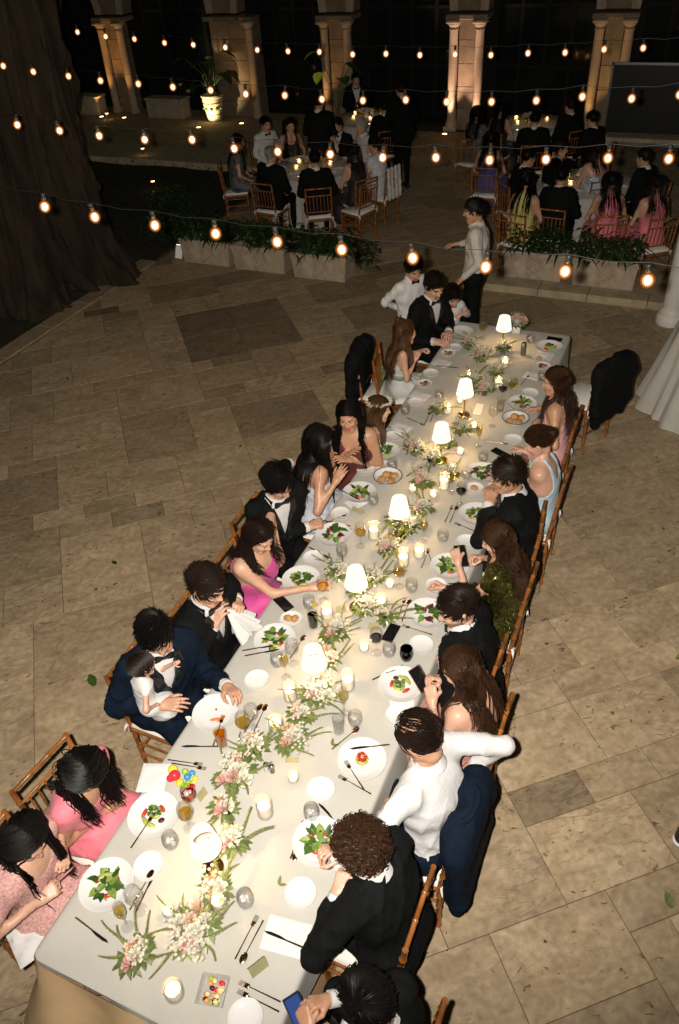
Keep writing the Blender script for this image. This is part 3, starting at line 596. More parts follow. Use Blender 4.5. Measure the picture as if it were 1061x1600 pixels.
# ================================================================== PEOPLE: smooth bodies from blended tapered limbs
def nrm(v): v = np.asarray(v, float); return v/(np.linalg.norm(v)+1e-12)
class Fld:
    def __init__(s, lo, hi, h):
        s.lo = np.asarray(lo, float); s.h = h; s.n = np.maximum(4, np.ceil((np.asarray(hi)-s.lo)/h).astype(int)+1); s.F = np.full(s.n, .12, np.float32)
    def _blk(s, lo, hi):
        a = np.clip(np.floor((lo-s.lo)/s.h).astype(int), 0, s.n-1); b = np.clip(np.ceil((hi-s.lo)/s.h).astype(int)+1, 1, s.n); sl = tuple(slice(i, max(i+1, j)) for i, j in zip(a, b))
        g = [(s.lo[i]+s.h*np.arange(sl[i].start, sl[i].stop)).astype(np.float32) for i in range(3)]
        return sl, g[0][:, None, None], g[1][None, :, None], g[2][None, None, :]
    @staticmethod
    def _d(X, Y, Z, a, b, ra, rb):
        ba = b-a; L = float(ba@ba)+1e-9; t = np.clip(((X-a[0])*ba[0]+(Y-a[1])*ba[1]+(Z-a[2])*ba[2])/L, 0, 1)
        return np.sqrt((X-a[0]-t*ba[0])**2+(Y-a[1]-t*ba[1])**2+(Z-a[2]-t*ba[2])**2)-(ra+(rb-ra)*t)
    def cap(s, a, b, ra, rb=None, k=.04):
        rb = ra if rb is None else rb; a = np.asarray(a, float); b = np.asarray(b, float); m = max(ra, rb)+.12
        sl, X, Y, Z = s._blk(np.minimum(a, b)-m, np.maximum(a, b)+m); d = s._d(X, Y, Z, a, b, ra, rb); f = s.F[sl]
        q = np.maximum(k-np.abs(f-d), 0)/k; s.F[sl] = np.minimum(f, d)-q*q*k*.25; return s
    def sub(s, a, b, ra, rb=None, k=.012):
        rb = ra if rb is None else rb; a = np.asarray(a, float); b = np.asarray(b, float); m = max(ra, rb)+.08
        sl, X, Y, Z = s._blk(np.minimum(a, b)-m, np.maximum(a, b)+m); d = -s._d(X, Y, Z, a, b, ra, rb); f = s.F[sl]
        q = np.maximum(k-np.abs(f-d), 0)/k; s.F[sl] = np.maximum(f, d)+q*q*k*.25; return s
    def ell(s, c, r, k=.02, sub=False):
        c = np.asarray(c, float); r = np.asarray(r, float); sl, X, Y, Z = s._blk(c-r-.06, c+r+.06)
        d = (np.sqrt(((X-c[0])/r[0])**2+((Y-c[1])/r[1])**2+((Z-c[2])/r[2])**2)-1)*r.min(); f = s.F[sl]
        if sub: d = -d; q = np.maximum(k-np.abs(f-d), 0)/k; s.F[sl] = np.maximum(f, d)+q*q*k*.25
        else: q = np.maximum(k-np.abs(f-d), 0)/k; s.F[sl] = np.minimum(f, d)-q*q*k*.25
        return s
    def grid(s):
        return np.meshgrid(*[(s.lo[i]+s.h*np.arange(s.n[i])).astype(np.float32) for i in range(3)], indexing='ij')
    def keep(s, n, d):            # keep the half space n.p <= d
        X, Y, Z = s.grid(); s.F = np.maximum(s.F, (X*n[0]+Y*n[1]+Z*n[2]-d).astype(np.float32)); return s
    def sample(s, P):
        q = (np.asarray(P)-s.lo)/s.h; q = np.clip(q, 0, s.n-1.001); i = q.astype(int); f = q-i; o = 0
        for a in (0, 1):
            for b in (0, 1):
                for c_ in (0, 1):
                    w = (f[..., 0] if a else 1-f[..., 0])*(f[..., 1] if b else 1-f[..., 1])*(f[..., 2] if c_ else 1-f[..., 2]); o = o+w*s.F[i[..., 0]+a, i[..., 1]+b, i[..., 2]+c_]
        return o
    def grad(s, P):
        e = s.h*.7; g = np.stack([s.sample(P+np.eye(3)[i]*e)-s.sample(P-np.eye(3)[i]*e) for i in range(3)], -1); return g/(np.linalg.norm(g, axis=-1, keepdims=True)+1e-9)
    def march(s, p, d, L=.5, st=.004):    # walk from p along d until the surface
        p = np.asarray(p, float); d = nrm(d); t = np.arange(0, L, st); v = s.sample(p+t[:, None]*d); k = np.argmax(v < 0)
        return p+d*(t[k] if v[k] < 0 else L*.5)
    def mesh(s, disp=0, freq=20, seed=0):
        F = s.F.copy(); F[0] = F[-1] = .1; F[:, 0] = F[:, -1] = .1; F[:, :, 0] = F[:, :, -1] = .1; ins = F < 0; n = np.array(F.shape)-1
        C = [(a, b, c_) for a in (0, 1) for b in (0, 1) for c_ in (0, 1)]
        cnt = sum(ins[a:n[0]+a, b:n[1]+b, c_:n[2]+c_].astype(np.int8) for a, b, c_ in C); act = (cnt > 0) & (cnt < 8)
        I = np.argwhere(act); idx = np.full(act.shape, -1, np.int32); idx[act] = np.arange(len(I))
        if not len(I): return np.zeros((0, 3)), np.zeros((0, 4), int)
        vals = {c_: F[I[:, 0]+c_[0], I[:, 1]+c_[1], I[:, 2]+c_[2]] for c_ in C}; acc = np.zeros((len(I), 3)); num = np.zeros(len(I))
        for c_ in C:
            for ax in range(3):
                if c_[ax] == 0:
                    e = list(c_); e[ax] = 1; e = tuple(e); va, vb = vals[c_], vals[e]; m = (va < 0) != (vb < 0); t = va/(va-vb+1e-12)
                    P = np.tile(np.array(c_, float), (len(I), 1)); P[:, ax] = t; acc[m] += P[m]; num[m] += 1
        V = s.lo+s.h*(I+acc/num[:, None]); Q = []
        for ax in range(3):
            o1, o2 = [(1, 2), (2, 0), (0, 1)][ax]; sh = [slice(None)]*3; sa = list(sh); sb = list(sh); sa[ax] = slice(0, -1); sb[ax] = slice(1, None)
            A = ins[tuple(sa)]; Bq = ins[tuple(sb)]; E_ = np.argwhere(A != Bq); ok = (E_[:, o1] > 0) & (E_[:, o2] > 0) & (E_[:, o1] < n[o1]) & (E_[:, o2] < n[o2]); E_ = E_[ok]; fl = A[E_[:, 0], E_[:, 1], E_[:, 2]]
            def g(d1, d2): q = E_.copy(); q[:, o1] -= d1; q[:, o2] -= d2; return idx[q[:, 0], q[:, 1], q[:, 2]]
            q = np.stack([g(1, 1), g(0, 1), g(0, 0), g(1, 0)], 1); q[~fl] = q[~fl][:, ::-1]; Q.append(q)
        Q = np.concatenate(Q); Q = Q[(Q >= 0).all(1)]
        for _ in range(2):        # light relaxing
            acc = np.zeros_like(V); nn = np.zeros(len(V))
            for a in range(4):
                b = Q[:, (a+1) % 4]; np.add.at(acc, Q[:, a], V[b]); np.add.at(nn, Q[:, a], 1)
            V = V*.5+.5*acc/np.maximum(nn, 1)[:, None]
        if disp: N_ = s.grad(V); V = V+N_*(1.5*disp*folds(V, freq*1.25, seed)+.5*disp*n3(V, freq*.8, seed+9))[:, None]
        return V, Q
class Both:
    def __init__(s, a, b): s.a = a; s.b = b; s.h = a.h
    def sample(s, P): return np.minimum(s.a.sample(P), s.b.sample(P))
    grad = Fld.grad
# ---- head and hand templates, in head space (x right, y face, z up) and hand space (wrist at 0, fingers +y, palm -z, thumb +x)
def head_template(sex, beard=False, hh=.0058):
    m = sex == 'm'; f = Fld((-.11, -.13, -.12), (.11, .14, .14), hh)
    f.ell((0, -.012, .03), (.075, .095, .089), .01).ell((0, .022, -.03), (.060 if m else .057, .068, .083), .03)
    for s in (-1, 1):
        f.cap((s*.054, -.002, -.05), (s*.024, .058, -.095), .019 if m else .015, .018, .03); f.cap((s*.034, .064, -.024), (s*.036, .060, -.03), .025, .022, .02)
        f.cap((s*.075, -.006, .004), (s*.074, -.012, -.034), .0135, .009, .006)
    f.cap((-.016, .064, -.098), (.016, .064, -.098), .021 if m else .017, None, .02)
    f.cap((-.034, .080, .021), (.034, .080, .021), .0115 if m else .009, None, .016)
    for s in (-1, 1): f.sub((s*.031, .098, .003), (s*.033, .098, .003), .0125, None, .012)
    f.cap((0, .086, .016), (0, .108, -.026), .0085, .0125 if m else .0105, .010)
    for s in (-1, 1): f.cap((s*.011, .098, -.031), (s*.012, .094, -.031), .0085, None, .006)
    f.cap((-.019, .083, -.0605), (.019, .083, -.0605), .0075, None, .004); f.cap((-.015, .083, -.0735), (.015, .083, -.0735), .0085, None, .004)
    for s in (-1, 1): f.cap((s*.0315, .0805, .0035), (s*.0315, .0805, .0035), .0112, None, .002)
    f.cap((0, -.018, -.05), (0, -.024, -.085), .048 if m else .042, .046 if m else .040, .03)
    V, Q = f.mesh(); c_ = V[Q].mean(1); mi = np.zeros(len(Q), int)
    lip = (np.abs(c_[:, 0]) < .0235) & (c_[:, 1] > .082) & (c_[:, 2] > -.081) & (c_[:, 2] < -.055); mi[lip] = 1
    for s in (-1, 1):
        d = np.linalg.norm(c_-np.array([s*.0315, .0805, .0035]), axis=1); e = (d < .0138) & (c_[:, 1] > .083) & (np.abs(c_[:, 2]-.0025) < .0068); mi[e] = 2
        e2 = e & (np.hypot(c_[:, 0]-s*.0315, c_[:, 2]-.003) < .0064); mi[e2] = 3
        br = (np.abs(c_[:, 0]-s*.031) < .019) & (c_[:, 1] > .070) & (np.abs(c_[:, 2]-.0245+.06*np.abs(c_[:, 0]-s*.026)) < (.0052 if m else .0036)); mi[br] = 4
        ls = (np.abs(c_[:, 0]-s*.0315) < .0135) & (c_[:, 1] > .08) & (np.abs(c_[:, 2]-.0102) < .0028); mi[ls] = 4
    if beard: mi[(mi == 0) & (c_[:, 2] < -.048) & (c_[:, 1] > .012) & (c_[:, 2] > -.125) & ~((np.abs(c_[:, 0]) < .012) & (c_[:, 2] < -.08) & (c_[:, 2] > -.085))] = 5
    return V, Q, mi
HEADS = {k: head_template(k[0], k[1] == 'b') for k in ('m-', 'mb', 'f-')}; HEADS.update({k+'l': head_template(k[0], False, .0105) for k in ('m-', 'f-')})
def hand_template(curl, thumb=.0, spread=1, hh=.0060):
    f = Fld((-.07, -.04, -.11), (.10, .20, .06), hh); bs = [(.031, .084, .070), (.0105, .089, .079), (-.0105, .086, .073), (-.030, .078, .057)]
    for bx, by, L_ in bs: f.cap((bx*.55, .0, 0), (bx, by, 0), .0155, .0115, .012)
    f.cap((0, -.035, 0), (0, .01, 0), .023, .024, .02)
    for i, (bx, by, L_) in enumerate(bs):
        p = np.array([bx, by, 0.]); a = 0; r = .0094; sp = bx*2.2*spread
        for fr, cu in zip((.46, .30, .24), curl):
            a += math.radians(cu+i*3); q = p+L_*fr*np.array([math.sin(sp)*math.cos(a), math.cos(sp)*math.cos(a), -math.sin(a)]); f.cap(p, q, r, r*.9, .005); p = q; r *= .9
    t0 = np.array([.022, .02, -.004]); t1 = t0+[.030, .030, -.012-.01*thumb]; t2 = t1+np.array([.012-.02*thumb, .030, -.008-.02*thumb]); t3 = t2+np.array([.002-.016*thumb, .022, -.006-.004*thumb])
    f.cap(t0, t1, .0165, .0125, .012); f.cap(t1, t2, .0118, .010, .006); f.cap(t2, t3, .010, .008, .005)
    return f.mesh()
HANDS = {'flat': hand_template((6, 10, 8)), 'relax': hand_template((22, 30, 22), .4), 'grip': hand_template((48, 55, 35), 1.1), 'fist': hand_template((72, 85, 60), 1.5), 'far': hand_template((22, 30, 22), .4, 1, .0095)}
# ---- hair
def fib(n):
    i = np.arange(n)+.5; ph = np.arccos(1-2*i/n); th = math.pi*(1+5**.5)*i; return np.stack([np.cos(th)*np.sin(ph), np.sin(th)*np.sin(ph), np.cos(ph)], 1)
HC = np.array([0, -.012, .03]); HR = np.array([.079, .099, .094])
def hairline(P, bald=False):
    m = (P[:, 1]*.75-P[:, 2]*.66 < .018) & (P[:, 2] > -.088) & ~((P[:, 2] < -.02) & (P[:, 1] > -.02))
    if bald: m &= ~((P[:, 2] > .085) & (P[:, 1] > -.075))
    return m
def shell(up=.007, bald=False):
    f = Fld((-.12, -.15, -.11), (.12, .13, .16), .009); f.ell(HC, HR+up-.004, .01); X, Y, Z = f.grid(); f.F = np.maximum(f.F, (Y*.75-Z*.66-.020)*.9).astype(np.float32); f.F = np.maximum(f.F, -(Z+.092)).astype(np.float32)
    f.F = np.maximum(f.F, np.minimum(Y+.012, -(Z+.012))*.9).astype(np.float32)
    if bald: f.F = np.maximum(f.F, np.minimum(Z-.085, Y+.075)*.9).astype(np.float32)
    return f.mesh()
SHELL = {k: shell(u, b) for k, (u, b) in dict(short=(.0042, False), long=(.0042, False), bald=(.0025, True), vol=(.018, False)).items()}
def tubes(paths, R, sides=3):     # paths N,M,3 ; R M or N,M
    N_, K, _ = paths.shape; R = np.broadcast_to(R, (N_, K)); T = np.gradient(paths, axis=1); T /= np.linalg.norm(T, axis=2, keepdims=True)+1e-9
    A = np.cross(T, np.array([.37, .21, .9])); A /= np.linalg.norm(A, axis=2, keepdims=True)+1e-9; B_ = np.cross(T, A); ang = np.arange(sides)*2*math.pi/sides
    V = paths[:, :, None]+R[:, :, None, None]*(A[:, :, None]*np.cos(ang)[:, None]+B_[:, :, None]*np.sin(ang)[:, None]); V = V.reshape(-1, 3)
    n, k, i = np.meshgrid(np.arange(N_), np.arange(K-1), np.arange(sides), indexing='ij'); j = (i+1) % sides; b = n*K*sides; Q = np.stack([b+k*sides+i, b+k*sides+j, b+(k+1)*sides+j, b+(k+1)*sides+i], -1).reshape(-1, 4)
    return V, Q
def hair(style, HM, hs, fld=None, length=.35, n=None, part=.01, seed=0, wave=.008, clampface=True, wind=(0, 0, 0)):
    rg = np.random.default_rng(seed); Rm = HM[:3, :3]; t = HM[:3, 3]; grav = Rm.T@np.array([0, 0, -1.])+np.asarray(wind)
    n = n or dict(short=720, curly=740, long=880, bun=620, bald=620)[style]
    D = fib(int(n*2.1)); P = HC+D*HR; P = P[hairline(P, style == 'bald')]
    if style == 'bald':
        x = rg.uniform(-.066, .066, 300); y = rg.uniform(-.03, .062, 300); z = HC[2]+HR[2]*np.sqrt(np.maximum(0, 1-(x/HR[0])**2-((y-HC[1])/HR[1])**2)); P = np.concatenate([P, np.stack([x, y, z], 1)])
    N_ = len(P); P = P+rg.normal(size=P.shape)*.005; paths = [P.copy()]; p = P.copy()
    K = dict(short=5, curly=9, long=11, bun=7, bald=6)[style]
    K = max(5, K-3) if n < 200 else K
    L_ = dict(short=length if length < .2 else .05, curly=.11, long=length+.16, bun=.16, bald=.06)[style]
    Ls = L_*rg.uniform(.8, 1.12, N_); 
    if style == 'bald': Ls[-300:] = .12
    ph = rg.uniform(0, 6.28, N_); ax = nrm(rg.normal(size=3))
    sx = np.where(p[:, 0] > part, 1., -1.)
    for k in range(K-1):
        q = (p-HC)/HR; rad = np.linalg.norm(q, axis=1, keepdims=True); nl = q/HR; nl /= np.linalg.norm(nl, axis=1, keepdims=True)+1e-9
        if style in ('short', 'bald'):
            cr = np.array([.015, -.055, .12]); d = p-cr; d += np.array([part*14, .02, -.02]); d /= np.linalg.norm(d, axis=1, keepdims=True)+1e-9
            if style == 'bald': d = np.tile(np.array([0, -1., -.35]), (N_, 1))+.3*d
            d -= nl*(d*nl).sum(1, keepdims=True); d = d/(np.linalg.norm(d, axis=1, keepdims=True)+1e-9)+nl*(.22 if style == 'short' else .02)+rg.normal(size=p.shape)*.13
        elif style == 'curly':
            a = ph+k*1.35; u = np.cross(nl, ax); u /= np.linalg.norm(u, axis=1, keepdims=True)+1e-9; v = np.cross(nl, u)
            d = u*np.cos(a)[:, None]+v*np.sin(a)[:, None]+nl*(.42 if k < 7 else -.1)+rg.normal(size=p.shape)*.2
        elif style == 'bun':
            d = np.array([0, -.115, .045])-p; d -= nl*(d*nl).sum(1, keepdims=True)*.9; d += rg.normal(size=p.shape)*.01
        else:
            fl = np.stack([sx*.9, np.full(N_, -.62), np.full(N_, -.15)], 1); fl -= nl*(fl*nl).sum(1, keepdims=True); fl /= np.linalg.norm(fl, axis=1, keepdims=True)+1e-9
            g = np.clip((.085-p[:, 2])/.12, .12, 1)[:, None]; d = fl*(1-g)+grav*g*1.2; inn = (d*nl).sum(1, keepdims=True); d -= np.where(rad < 1.12, np.minimum(inn, 0), 0)*nl
        d /= np.linalg.norm(d, axis=1, keepdims=True)+1e-9; p = p+d*(Ls/(K-1))[:, None]
        q = (p-HC)/HR; rad = np.linalg.norm(q, axis=1, keepdims=True); mn = 1.035+.05*min(k, 4)/4; p = np.where(rad < mn, HC+q/rad*mn*HR, p)
        if style == 'long':
            if clampface: low = (p[:, 2] < .07) & (np.abs(p[:, 0]) < .085); p[:, 1] = np.where(low, np.minimum(p[:, 1], .025+.25*np.maximum(0, np.abs(p[:, 0])-.06)), p[:, 1])
            nk = np.hypot(p[:, 0], p[:, 1]+.03); lowm = (p[:, 2] < -.03); sc = np.where(lowm & (nk < .062), .062/np.maximum(nk, .01), 1); p[:, 0] *= sc; p[:, 1] = (p[:, 1]+.03)*sc-.03
            if fld is not None:
                w = p@(Rm*hs).T+t; dd = fld.sample(w); m = dd < .012
                if m.any(): G = fld.grad(w[m]); w[m] += G*(.012-dd[m])[:, None]; p = ((w-t)@Rm)/hs
        paths.append(p.copy())
    PA = np.stack(paths, 1); K = PA.shape[1]; s = np.linspace(0, 1, K)
    if style == 'long': a = ph[:, None]*.35+s*9; PA = PA+((wave*s)[None, :]*rg.uniform(.5, 2.2, (N_, 1)))[:, :, None]*np.stack([np.sin(a), np.cos(a*1.1), .3*np.sin(a*.7)], -1)
    r = dict(short=.0027, curly=.0039, long=.0038, bun=.0026, bald=.0018)[style]*np.ones(N_)[:, None]*rg.uniform(.7, 1.3, (N_, 1)); R = r*np.interp(s, [0, .15, .6, 1], [.8, 1, .95, .3])
    V, Q = tubes(PA, R); sv, sq = SHELL['vol' if style == 'curly' else 'bald' if style == 'bald' else 'short' if style in ('short', 'bun') else 'long']; Q = np.concatenate([Q, sq+len(V)]); V = np.concatenate([V, sv])
    if style == 'bun':
        a = np.linspace(0, 6.283, 13)[:-1]; out = []
        for i in range(46):
            b = rg.uniform(0, 6.28); o = nrm(rg.normal(size=3)); e = nrm(np.cross(o, rg.normal(size=3))); f = np.cross(o, e); th = np.linspace(0, 3.6, 10); rr_ = .038*rg.uniform(.7, 1.15); out.append(np.array([0, -.125, .035])+rr_*(np.cos(th+b)[:, None]*e+np.sin(th+b)[:, None]*f)*[1.1, .9, 1])
        v2, q2 = tubes(np.stack(out), .0062*np.ones(10)); Q = np.concatenate([Q, q2+len(V)]); V = np.concatenate([V, v2])
    return V@(Rm*hs).T+t, Q
def rotm(f, u):                   # frame with y forward, z up
    f = nrm(f); r = nrm(np.cross(f, u)); u = np.cross(r, f); return np.stack([r, f, u], 1)
def ik(S, T_, L1, L2, hint):
    d = T_-S; D = np.linalg.norm(d); D2 = min(max(D, .10), (L1+L2)*.995); u = d/(D+1e-9); a = (L1*L1-L2*L2+D2*D2)/(2*D2); hgt = math.sqrt(max(0, L1*L1-a*a)); hh = hint-u*(hint@u); hh = nrm(hh)
    return S+u*a+hh*hgt, S+u*D2
PEOPLE = {}
def person(key, label, head, face, lean=12, side=0, hz=None, hrot=(0, 12, 0), sex='m', s=1.0, skin='olive', hairs=('short', 'dark'), hlen=.35, hpart=.012, hwave=.008, outfit='suit', color='black',
           L=None, R=None, hl='relax', hr='relax', pose='sit', beard=False, lod=0, group=None, tie=True, cat='person', twist=0, elb=None, elbl=None, stand_leg=.12, nhair=None, hclamp=True, seatz=.57, hscale=1.0, collar=True, world=None, hwind=(0, 0, 0), knee=0):
    fa = math.radians(face); f = np.array([math.cos(fa), math.sin(fa), 0]); z = np.array([0, 0, 1.]); rt = np.cross(f, z)
    a, b = math.radians(lean), math.radians(side); up = nrm(z*math.cos(a)*math.cos(b)+f*math.sin(a)-rt*math.sin(b))   # side>0 leans to the person's left
    nd = nrm(up*.65+z*.35+f*.08); LT, LN = .50*s, .158*s
    hip0 = seatz if pose == 'sit' else .93*s
    hzz = hip0+LT*up[2]+LN*nd[2] if hz is None else hz
    HCn = np.array(world) if world is not None else at(head[0], head[1], hzz)
    Nk = HCn-nd*LN; H = Nk-up*LT; loc = np.array([H[0], H[1], 0])
    # frames
    tw = math.radians(twist); fs = f*math.cos(tw)-rt*math.sin(tw); rs = nrm(np.cross(fs, up)); fu = np.cross(up, rs)      # shoulders
    rh = nrm(np.cross(f, up)); fh = np.cross(up, rh)
    def Bp(u, v, w):              # body point: u to the person's right, v forward, w along the spine 0..1
        q = min(1, max(0, w)); R_ = rh*(1-q)+rs*q; F_ = fh*(1-q)+fu*q; return H+up*(LT*w)+R_*(u*s)+F_*(v*s-.03*s*math.sin(math.pi*q))
    m = sex == 'm'; ch = sex == 'c'; sw = .178 if m else .152 if not ch else .15; hw = .085 if m else .088
    yaw, pit, rol = [math.radians(q) for q in hrot]
    hf = nrm((f*math.cos(yaw)-rt*math.sin(yaw))*math.cos(pit)-z*math.sin(pit)); hu = nrm(z*math.cos(pit)+(f*math.cos(yaw)-rt*math.sin(yaw))*math.sin(pit)); hr_ = np.cross(hf, hu); hu = nrm(hu*math.cos(rol)+hr_*math.sin(rol))
    HMr = rotm(hf, hu); hs = s*(1.0 if not ch else 1.18)*(1.02 if m else .97)*hscale; HM = np.eye(4); HM[:3, :3] = HMr; HM[:3, 3] = HCn
    # limbs
    A1, A2 = .285*s, .255*s; arms = []
    for sd, T_, pose_h, eh in ((1, R, hr, elb), (-1, L, hl, elbl)):
        S = Bp(sd*sw, -.01, .93)
        if T_ is None: T_ = ('b', sd*.10, .30, .12)
        if T_[0] == 'b': T = Bp(*T_[1:4])
        elif T_[0] == 'w': T = np.array(T_[1:4], float)
        else: T = at(T_[0], T_[1], T_[2])
        hint = -z*.8+rs*sd*.55-fu*.25 if eh is None else rs*sd*eh[0]+fu*eh[1]+z*eh[2]
        fd = nrm(T-S-up*.0); E_, Wr = ik(S, T-nrm(T-(S+T)/2-hint*.1)*.075*s, A1, A2, hint); fd = nrm(Wr-E_); arms.append((sd, S, E_, Wr, fd, pose_h, T))
    legs = []
    for sd in (1, -1):
        hp = Bp(sd*hw, .0, -.02)
        if pose == 'sit': kn = hp+f*(.40*s)+rt*sd*.03+z*(-.02); an = kn-z*(kn[2]-.08)-f*.04+rt*sd*.01
        elif pose == 'kid': kn = hp+f*.24*s-z*.02; an = kn-z*.24*s
        else: kn = hp-z*.44*s+f*(.03+stand_leg*.45*(sd+knee)); an = kn-z*(kn[2]-.08)+f*(stand_leg*.3*(sd+knee)-.04)
        if an[2] < .08: an[2] = .08
        legs.append((sd, hp, kn, an))
    pts = [HCn+z*.2*s, HCn]+[p for ar in arms for p in (ar[1], ar[2], ar[3], ar[6])]+[p for lg in legs for p in lg[1:]]+[H]; lo = np.min(pts, 0)-.2; hi = np.max(pts, 0)+.2; lo[2] = max(lo[2], -.03)
    h = (.0150, .030)[lod] if s > .6 else .0085; kk_ = min(1, s)
    def torso(fl, g, shoulders=True, k=.07):
        k = k*kk_
        wr = 1 if m else .86
        fl.cap(Bp(-.085, 0, -.02), Bp(.085, 0, -.02), (.105+g)*s, None, k); fl.cap(Bp(-.075*wr, .005, .3), Bp(.075*wr, .005, .3), (.092*(1 if m else .9)+g)*s, None, k)
        fl.cap(Bp(-.085*wr, .0, .62), Bp(.085*wr, .0, .62), (.108*(1 if m else .9)+g)*s, None, k); fl.cap(Bp(0, 0, .0), Bp(0, .0, .6), (.10+g)*s, None, k)
        if not m and not ch:
            for q in (-1, 1): fl.cap(Bp(q*.072, .070, .60), Bp(q*.070, .068, .57), (.055+g)*s, None, .05)
        if shoulders:
            fl.cap(Bp(-sw*.78, -.005, .885), Bp(sw*.78, -.005, .885), (.062+g)*s, None, k); fl.cap(Bp(-.05, -.01, .8), Bp(.05, -.01, .8), (.09+g*.8)*s, None, k)
            for q in (-1, 1): fl.cap(Bp(0, -.02, 1.02), Bp(q*sw*.8, -.01, .92), (.045+g)*s, (.045+g)*s, .04)
        return fl
    def arm(fl, ar, g, k=.035, upto=1.0, flare=0):
        k = k*kk_
        sd, S, E_, Wr = ar[:4]; th = 1 if m else .82
        fl.cap(S, E_ if upto >= .5 else S+(E_-S)*upto*2, (.052*th+g)*s, (.041*th+g+flare)*s, k)
        if upto > .5: q = E_+(Wr-E_)*(upto-.5)*2; fl.cap(E_, q, (.040*th+g)*s, (.029*th+g+flare)*s, .02)
    def leg(fl, lg, g, k=.05):
        k = k*kk_
        sd, hp, kn, an = lg; fl.cap(hp, kn, (.085+g)*s, (.058+g)*s, k); fl.cap(kn, an, (.055+g)*s, (.038+g)*s, .03)
    t = thing('person', label, cat, loc, 0, group); prs = []
    def put(name, V, Q, mats, mi=None, smooth=True):
        o = mk(name, V-loc, Q, mats, t, smooth, mi); return o
    suit = outfit == 'suit'; shirted = outfit in ('suit', 'shirt'); sk = 'skin_'+skin
    # body: one mesh (trunk, limbs, neck, head with a face, five-fingered hands)
    fb = Fld(lo, hi, h*1.15 if s > .6 and not lod else h); cov = -.008 if shirted else 0; torso(fb, cov)
    for ar in arms: arm(fb, ar, cov*1.2)
    for lg in legs: leg(fb, lg, -.008)
    fb.cap(Nk-up*.03*s, HCn+HMr@(np.array([0, -.024, -.075])*hs), .054*s if m else .046*s, .047*hs if m else .041*hs, .04*kk_)
    V, Q = fb.mesh(); mi = np.zeros(len(Q), int)
    hk = ('mb' if beard else 'm-' if m else 'f-')+('l' if lod else ''); hv, hq, hm = HEADS[hk]; hv = hv*(1, 1, 1) if not ch else hv*np.array([1.0, .96, .95])
    if lod and False: pass
    hv = hv@(HMr*hs).T+HCn; Q = np.concatenate([Q, hq+len(V)]); mi = np.concatenate([mi, hm]); V = np.concatenate([V, hv])
    for sd, S, E_, Wr, fd, ph_, T in arms:
        v, q = HANDS['far' if lod else ph_]; v = v*np.array([-sd, 1, 1]); q = q if sd < 0 else q[:, ::-1]; toc = nrm(-rs*sd*.8-z*.6+f*.1) if ph_ in ('grip', 'fist') else nrm(-z*.9-rs*sd*.35); up_h = -toc
        hsz = s*(1. if m else .9); Rh = rotm(fd, up_h); v = v@(Rh*hsz).T+Wr+fd*.012; Q = np.concatenate([Q, q+len(V)]); mi = np.concatenate([mi, np.zeros(len(q), int)]); V = np.concatenate([V, v])
    hc = 'hair_'+hairs[1]; put('body', V, Q, [sk, 'lips', 'eye_white', 'iris', hc, 'stubble_'+hairs[1] if beard else sk], mi)
    outer = None
    # clothing
    if shirted:
        sc_ = 'shirt' if color != 'cream' else 'shirt_cream'
        fsx = Fld(lo, hi, h); torso(fsx, .006)
        if outfit == 'shirt':
            for ar in arms: arm(fsx, ar, .006, upto=.93, flare=.004)
        fsx.sub(Nk+nd*.04*s, Nk+nd*.16*s, .05*s, .06*s); fsx.keep(-up, -(H-up*.06*s)@up)
        V, Q = fsx.mesh(.0060 if outfit == 'shirt' else 0, 24, 3); put('shirt', V, Q, sc_); outer = fsx
    if suit:
        fj = Fld(lo, hi, h); torso(fj, .021)
        for ar in arms: arm(fj, ar, .014, upto=.92, flare=.007)
        fj.cap(Bp(-.09, -.02, .05), Bp(.09, -.02, .05), .125*s, None, .05); 
        if pose == 'sit': fj.cap(Bp(-.10, -.05, -.12), Bp(.10, -.05, -.12), .115*s, None, .04)
        else: fj.cap(Bp(-.08, 0, -.18), Bp(.08, 0, -.18), .115*s, None, .05)
        solid = Fld(lo, hi, h); solid.F = fj.F.copy()
        X, Y, Z = fj.grid(); Rl = np.stack([X-Bp(0, 0, .42)[0], Y-Bp(0, 0, .42)[1], Z-Bp(0, 0, .42)[2]], -1).astype(np.float32)
        U_ = Rl@rs.astype(np.float32); Vv = Rl@fu.astype(np.float32); Ww = Rl@up.astype(np.float32); hwid = np.clip(Ww/(.26*s), 0, 1.3)*.062*s
        wedge = np.maximum(np.maximum(np.abs(U_)-hwid, -Vv+.0), -Ww); fj.F = np.maximum(fj.F, -wedge).astype(np.float32)
        fj.sub(Nk+nd*.035*s-fu*.01*s, Nk+nd*.2*s, .060*s, .075*s); fj.sub(Nk+fu*.03*s, Nk+fu*.03*s+nd*.2*s, .056*s, .07*s)
        V, Q = fj.mesh(.0085, 17, len(PEOPLE)); put('jacket', V, Q, 'wool_'+color); outer = solid
        for sd in (-1, 1):        # satin lapels follow the opening
            rows = []
            for w in np.linspace(.02, 1.12, 9):
                y_ = .26*s*w; base = Bp(0, 0, .42)+up*y_; hwid_ = min(w, 1.3)*.062*s; lw = .052*s*math.sin(min(1, w*1.15)*1.5)**1.0*(1 if w < .85 else .62)+.004
                row = []
                for e in (hwid_-.004, hwid_+lw*.5, hwid_+lw): p0 = base+rs*sd*e+fu*.40; row.append(solid.march(p0, -fu, .6)+fu*.005)
                rows.append(row)
            V = np.array(rows).reshape(-1, 3); V = np.concatenate([V, V-fu*.006]); Q = []; K = 27
            for i in range(8):
                for j in range(2):
                    k = i*3+j; Q += [(k, k+1, k+4, k+3), (K+k+3, K+k+4, K+k+1, K+k)]
                Q += [(i*3, i*3+3, K+i*3+3, K+i*3), (i*3+5, i*3+2, K+i*3+2, K+i*3+5)]
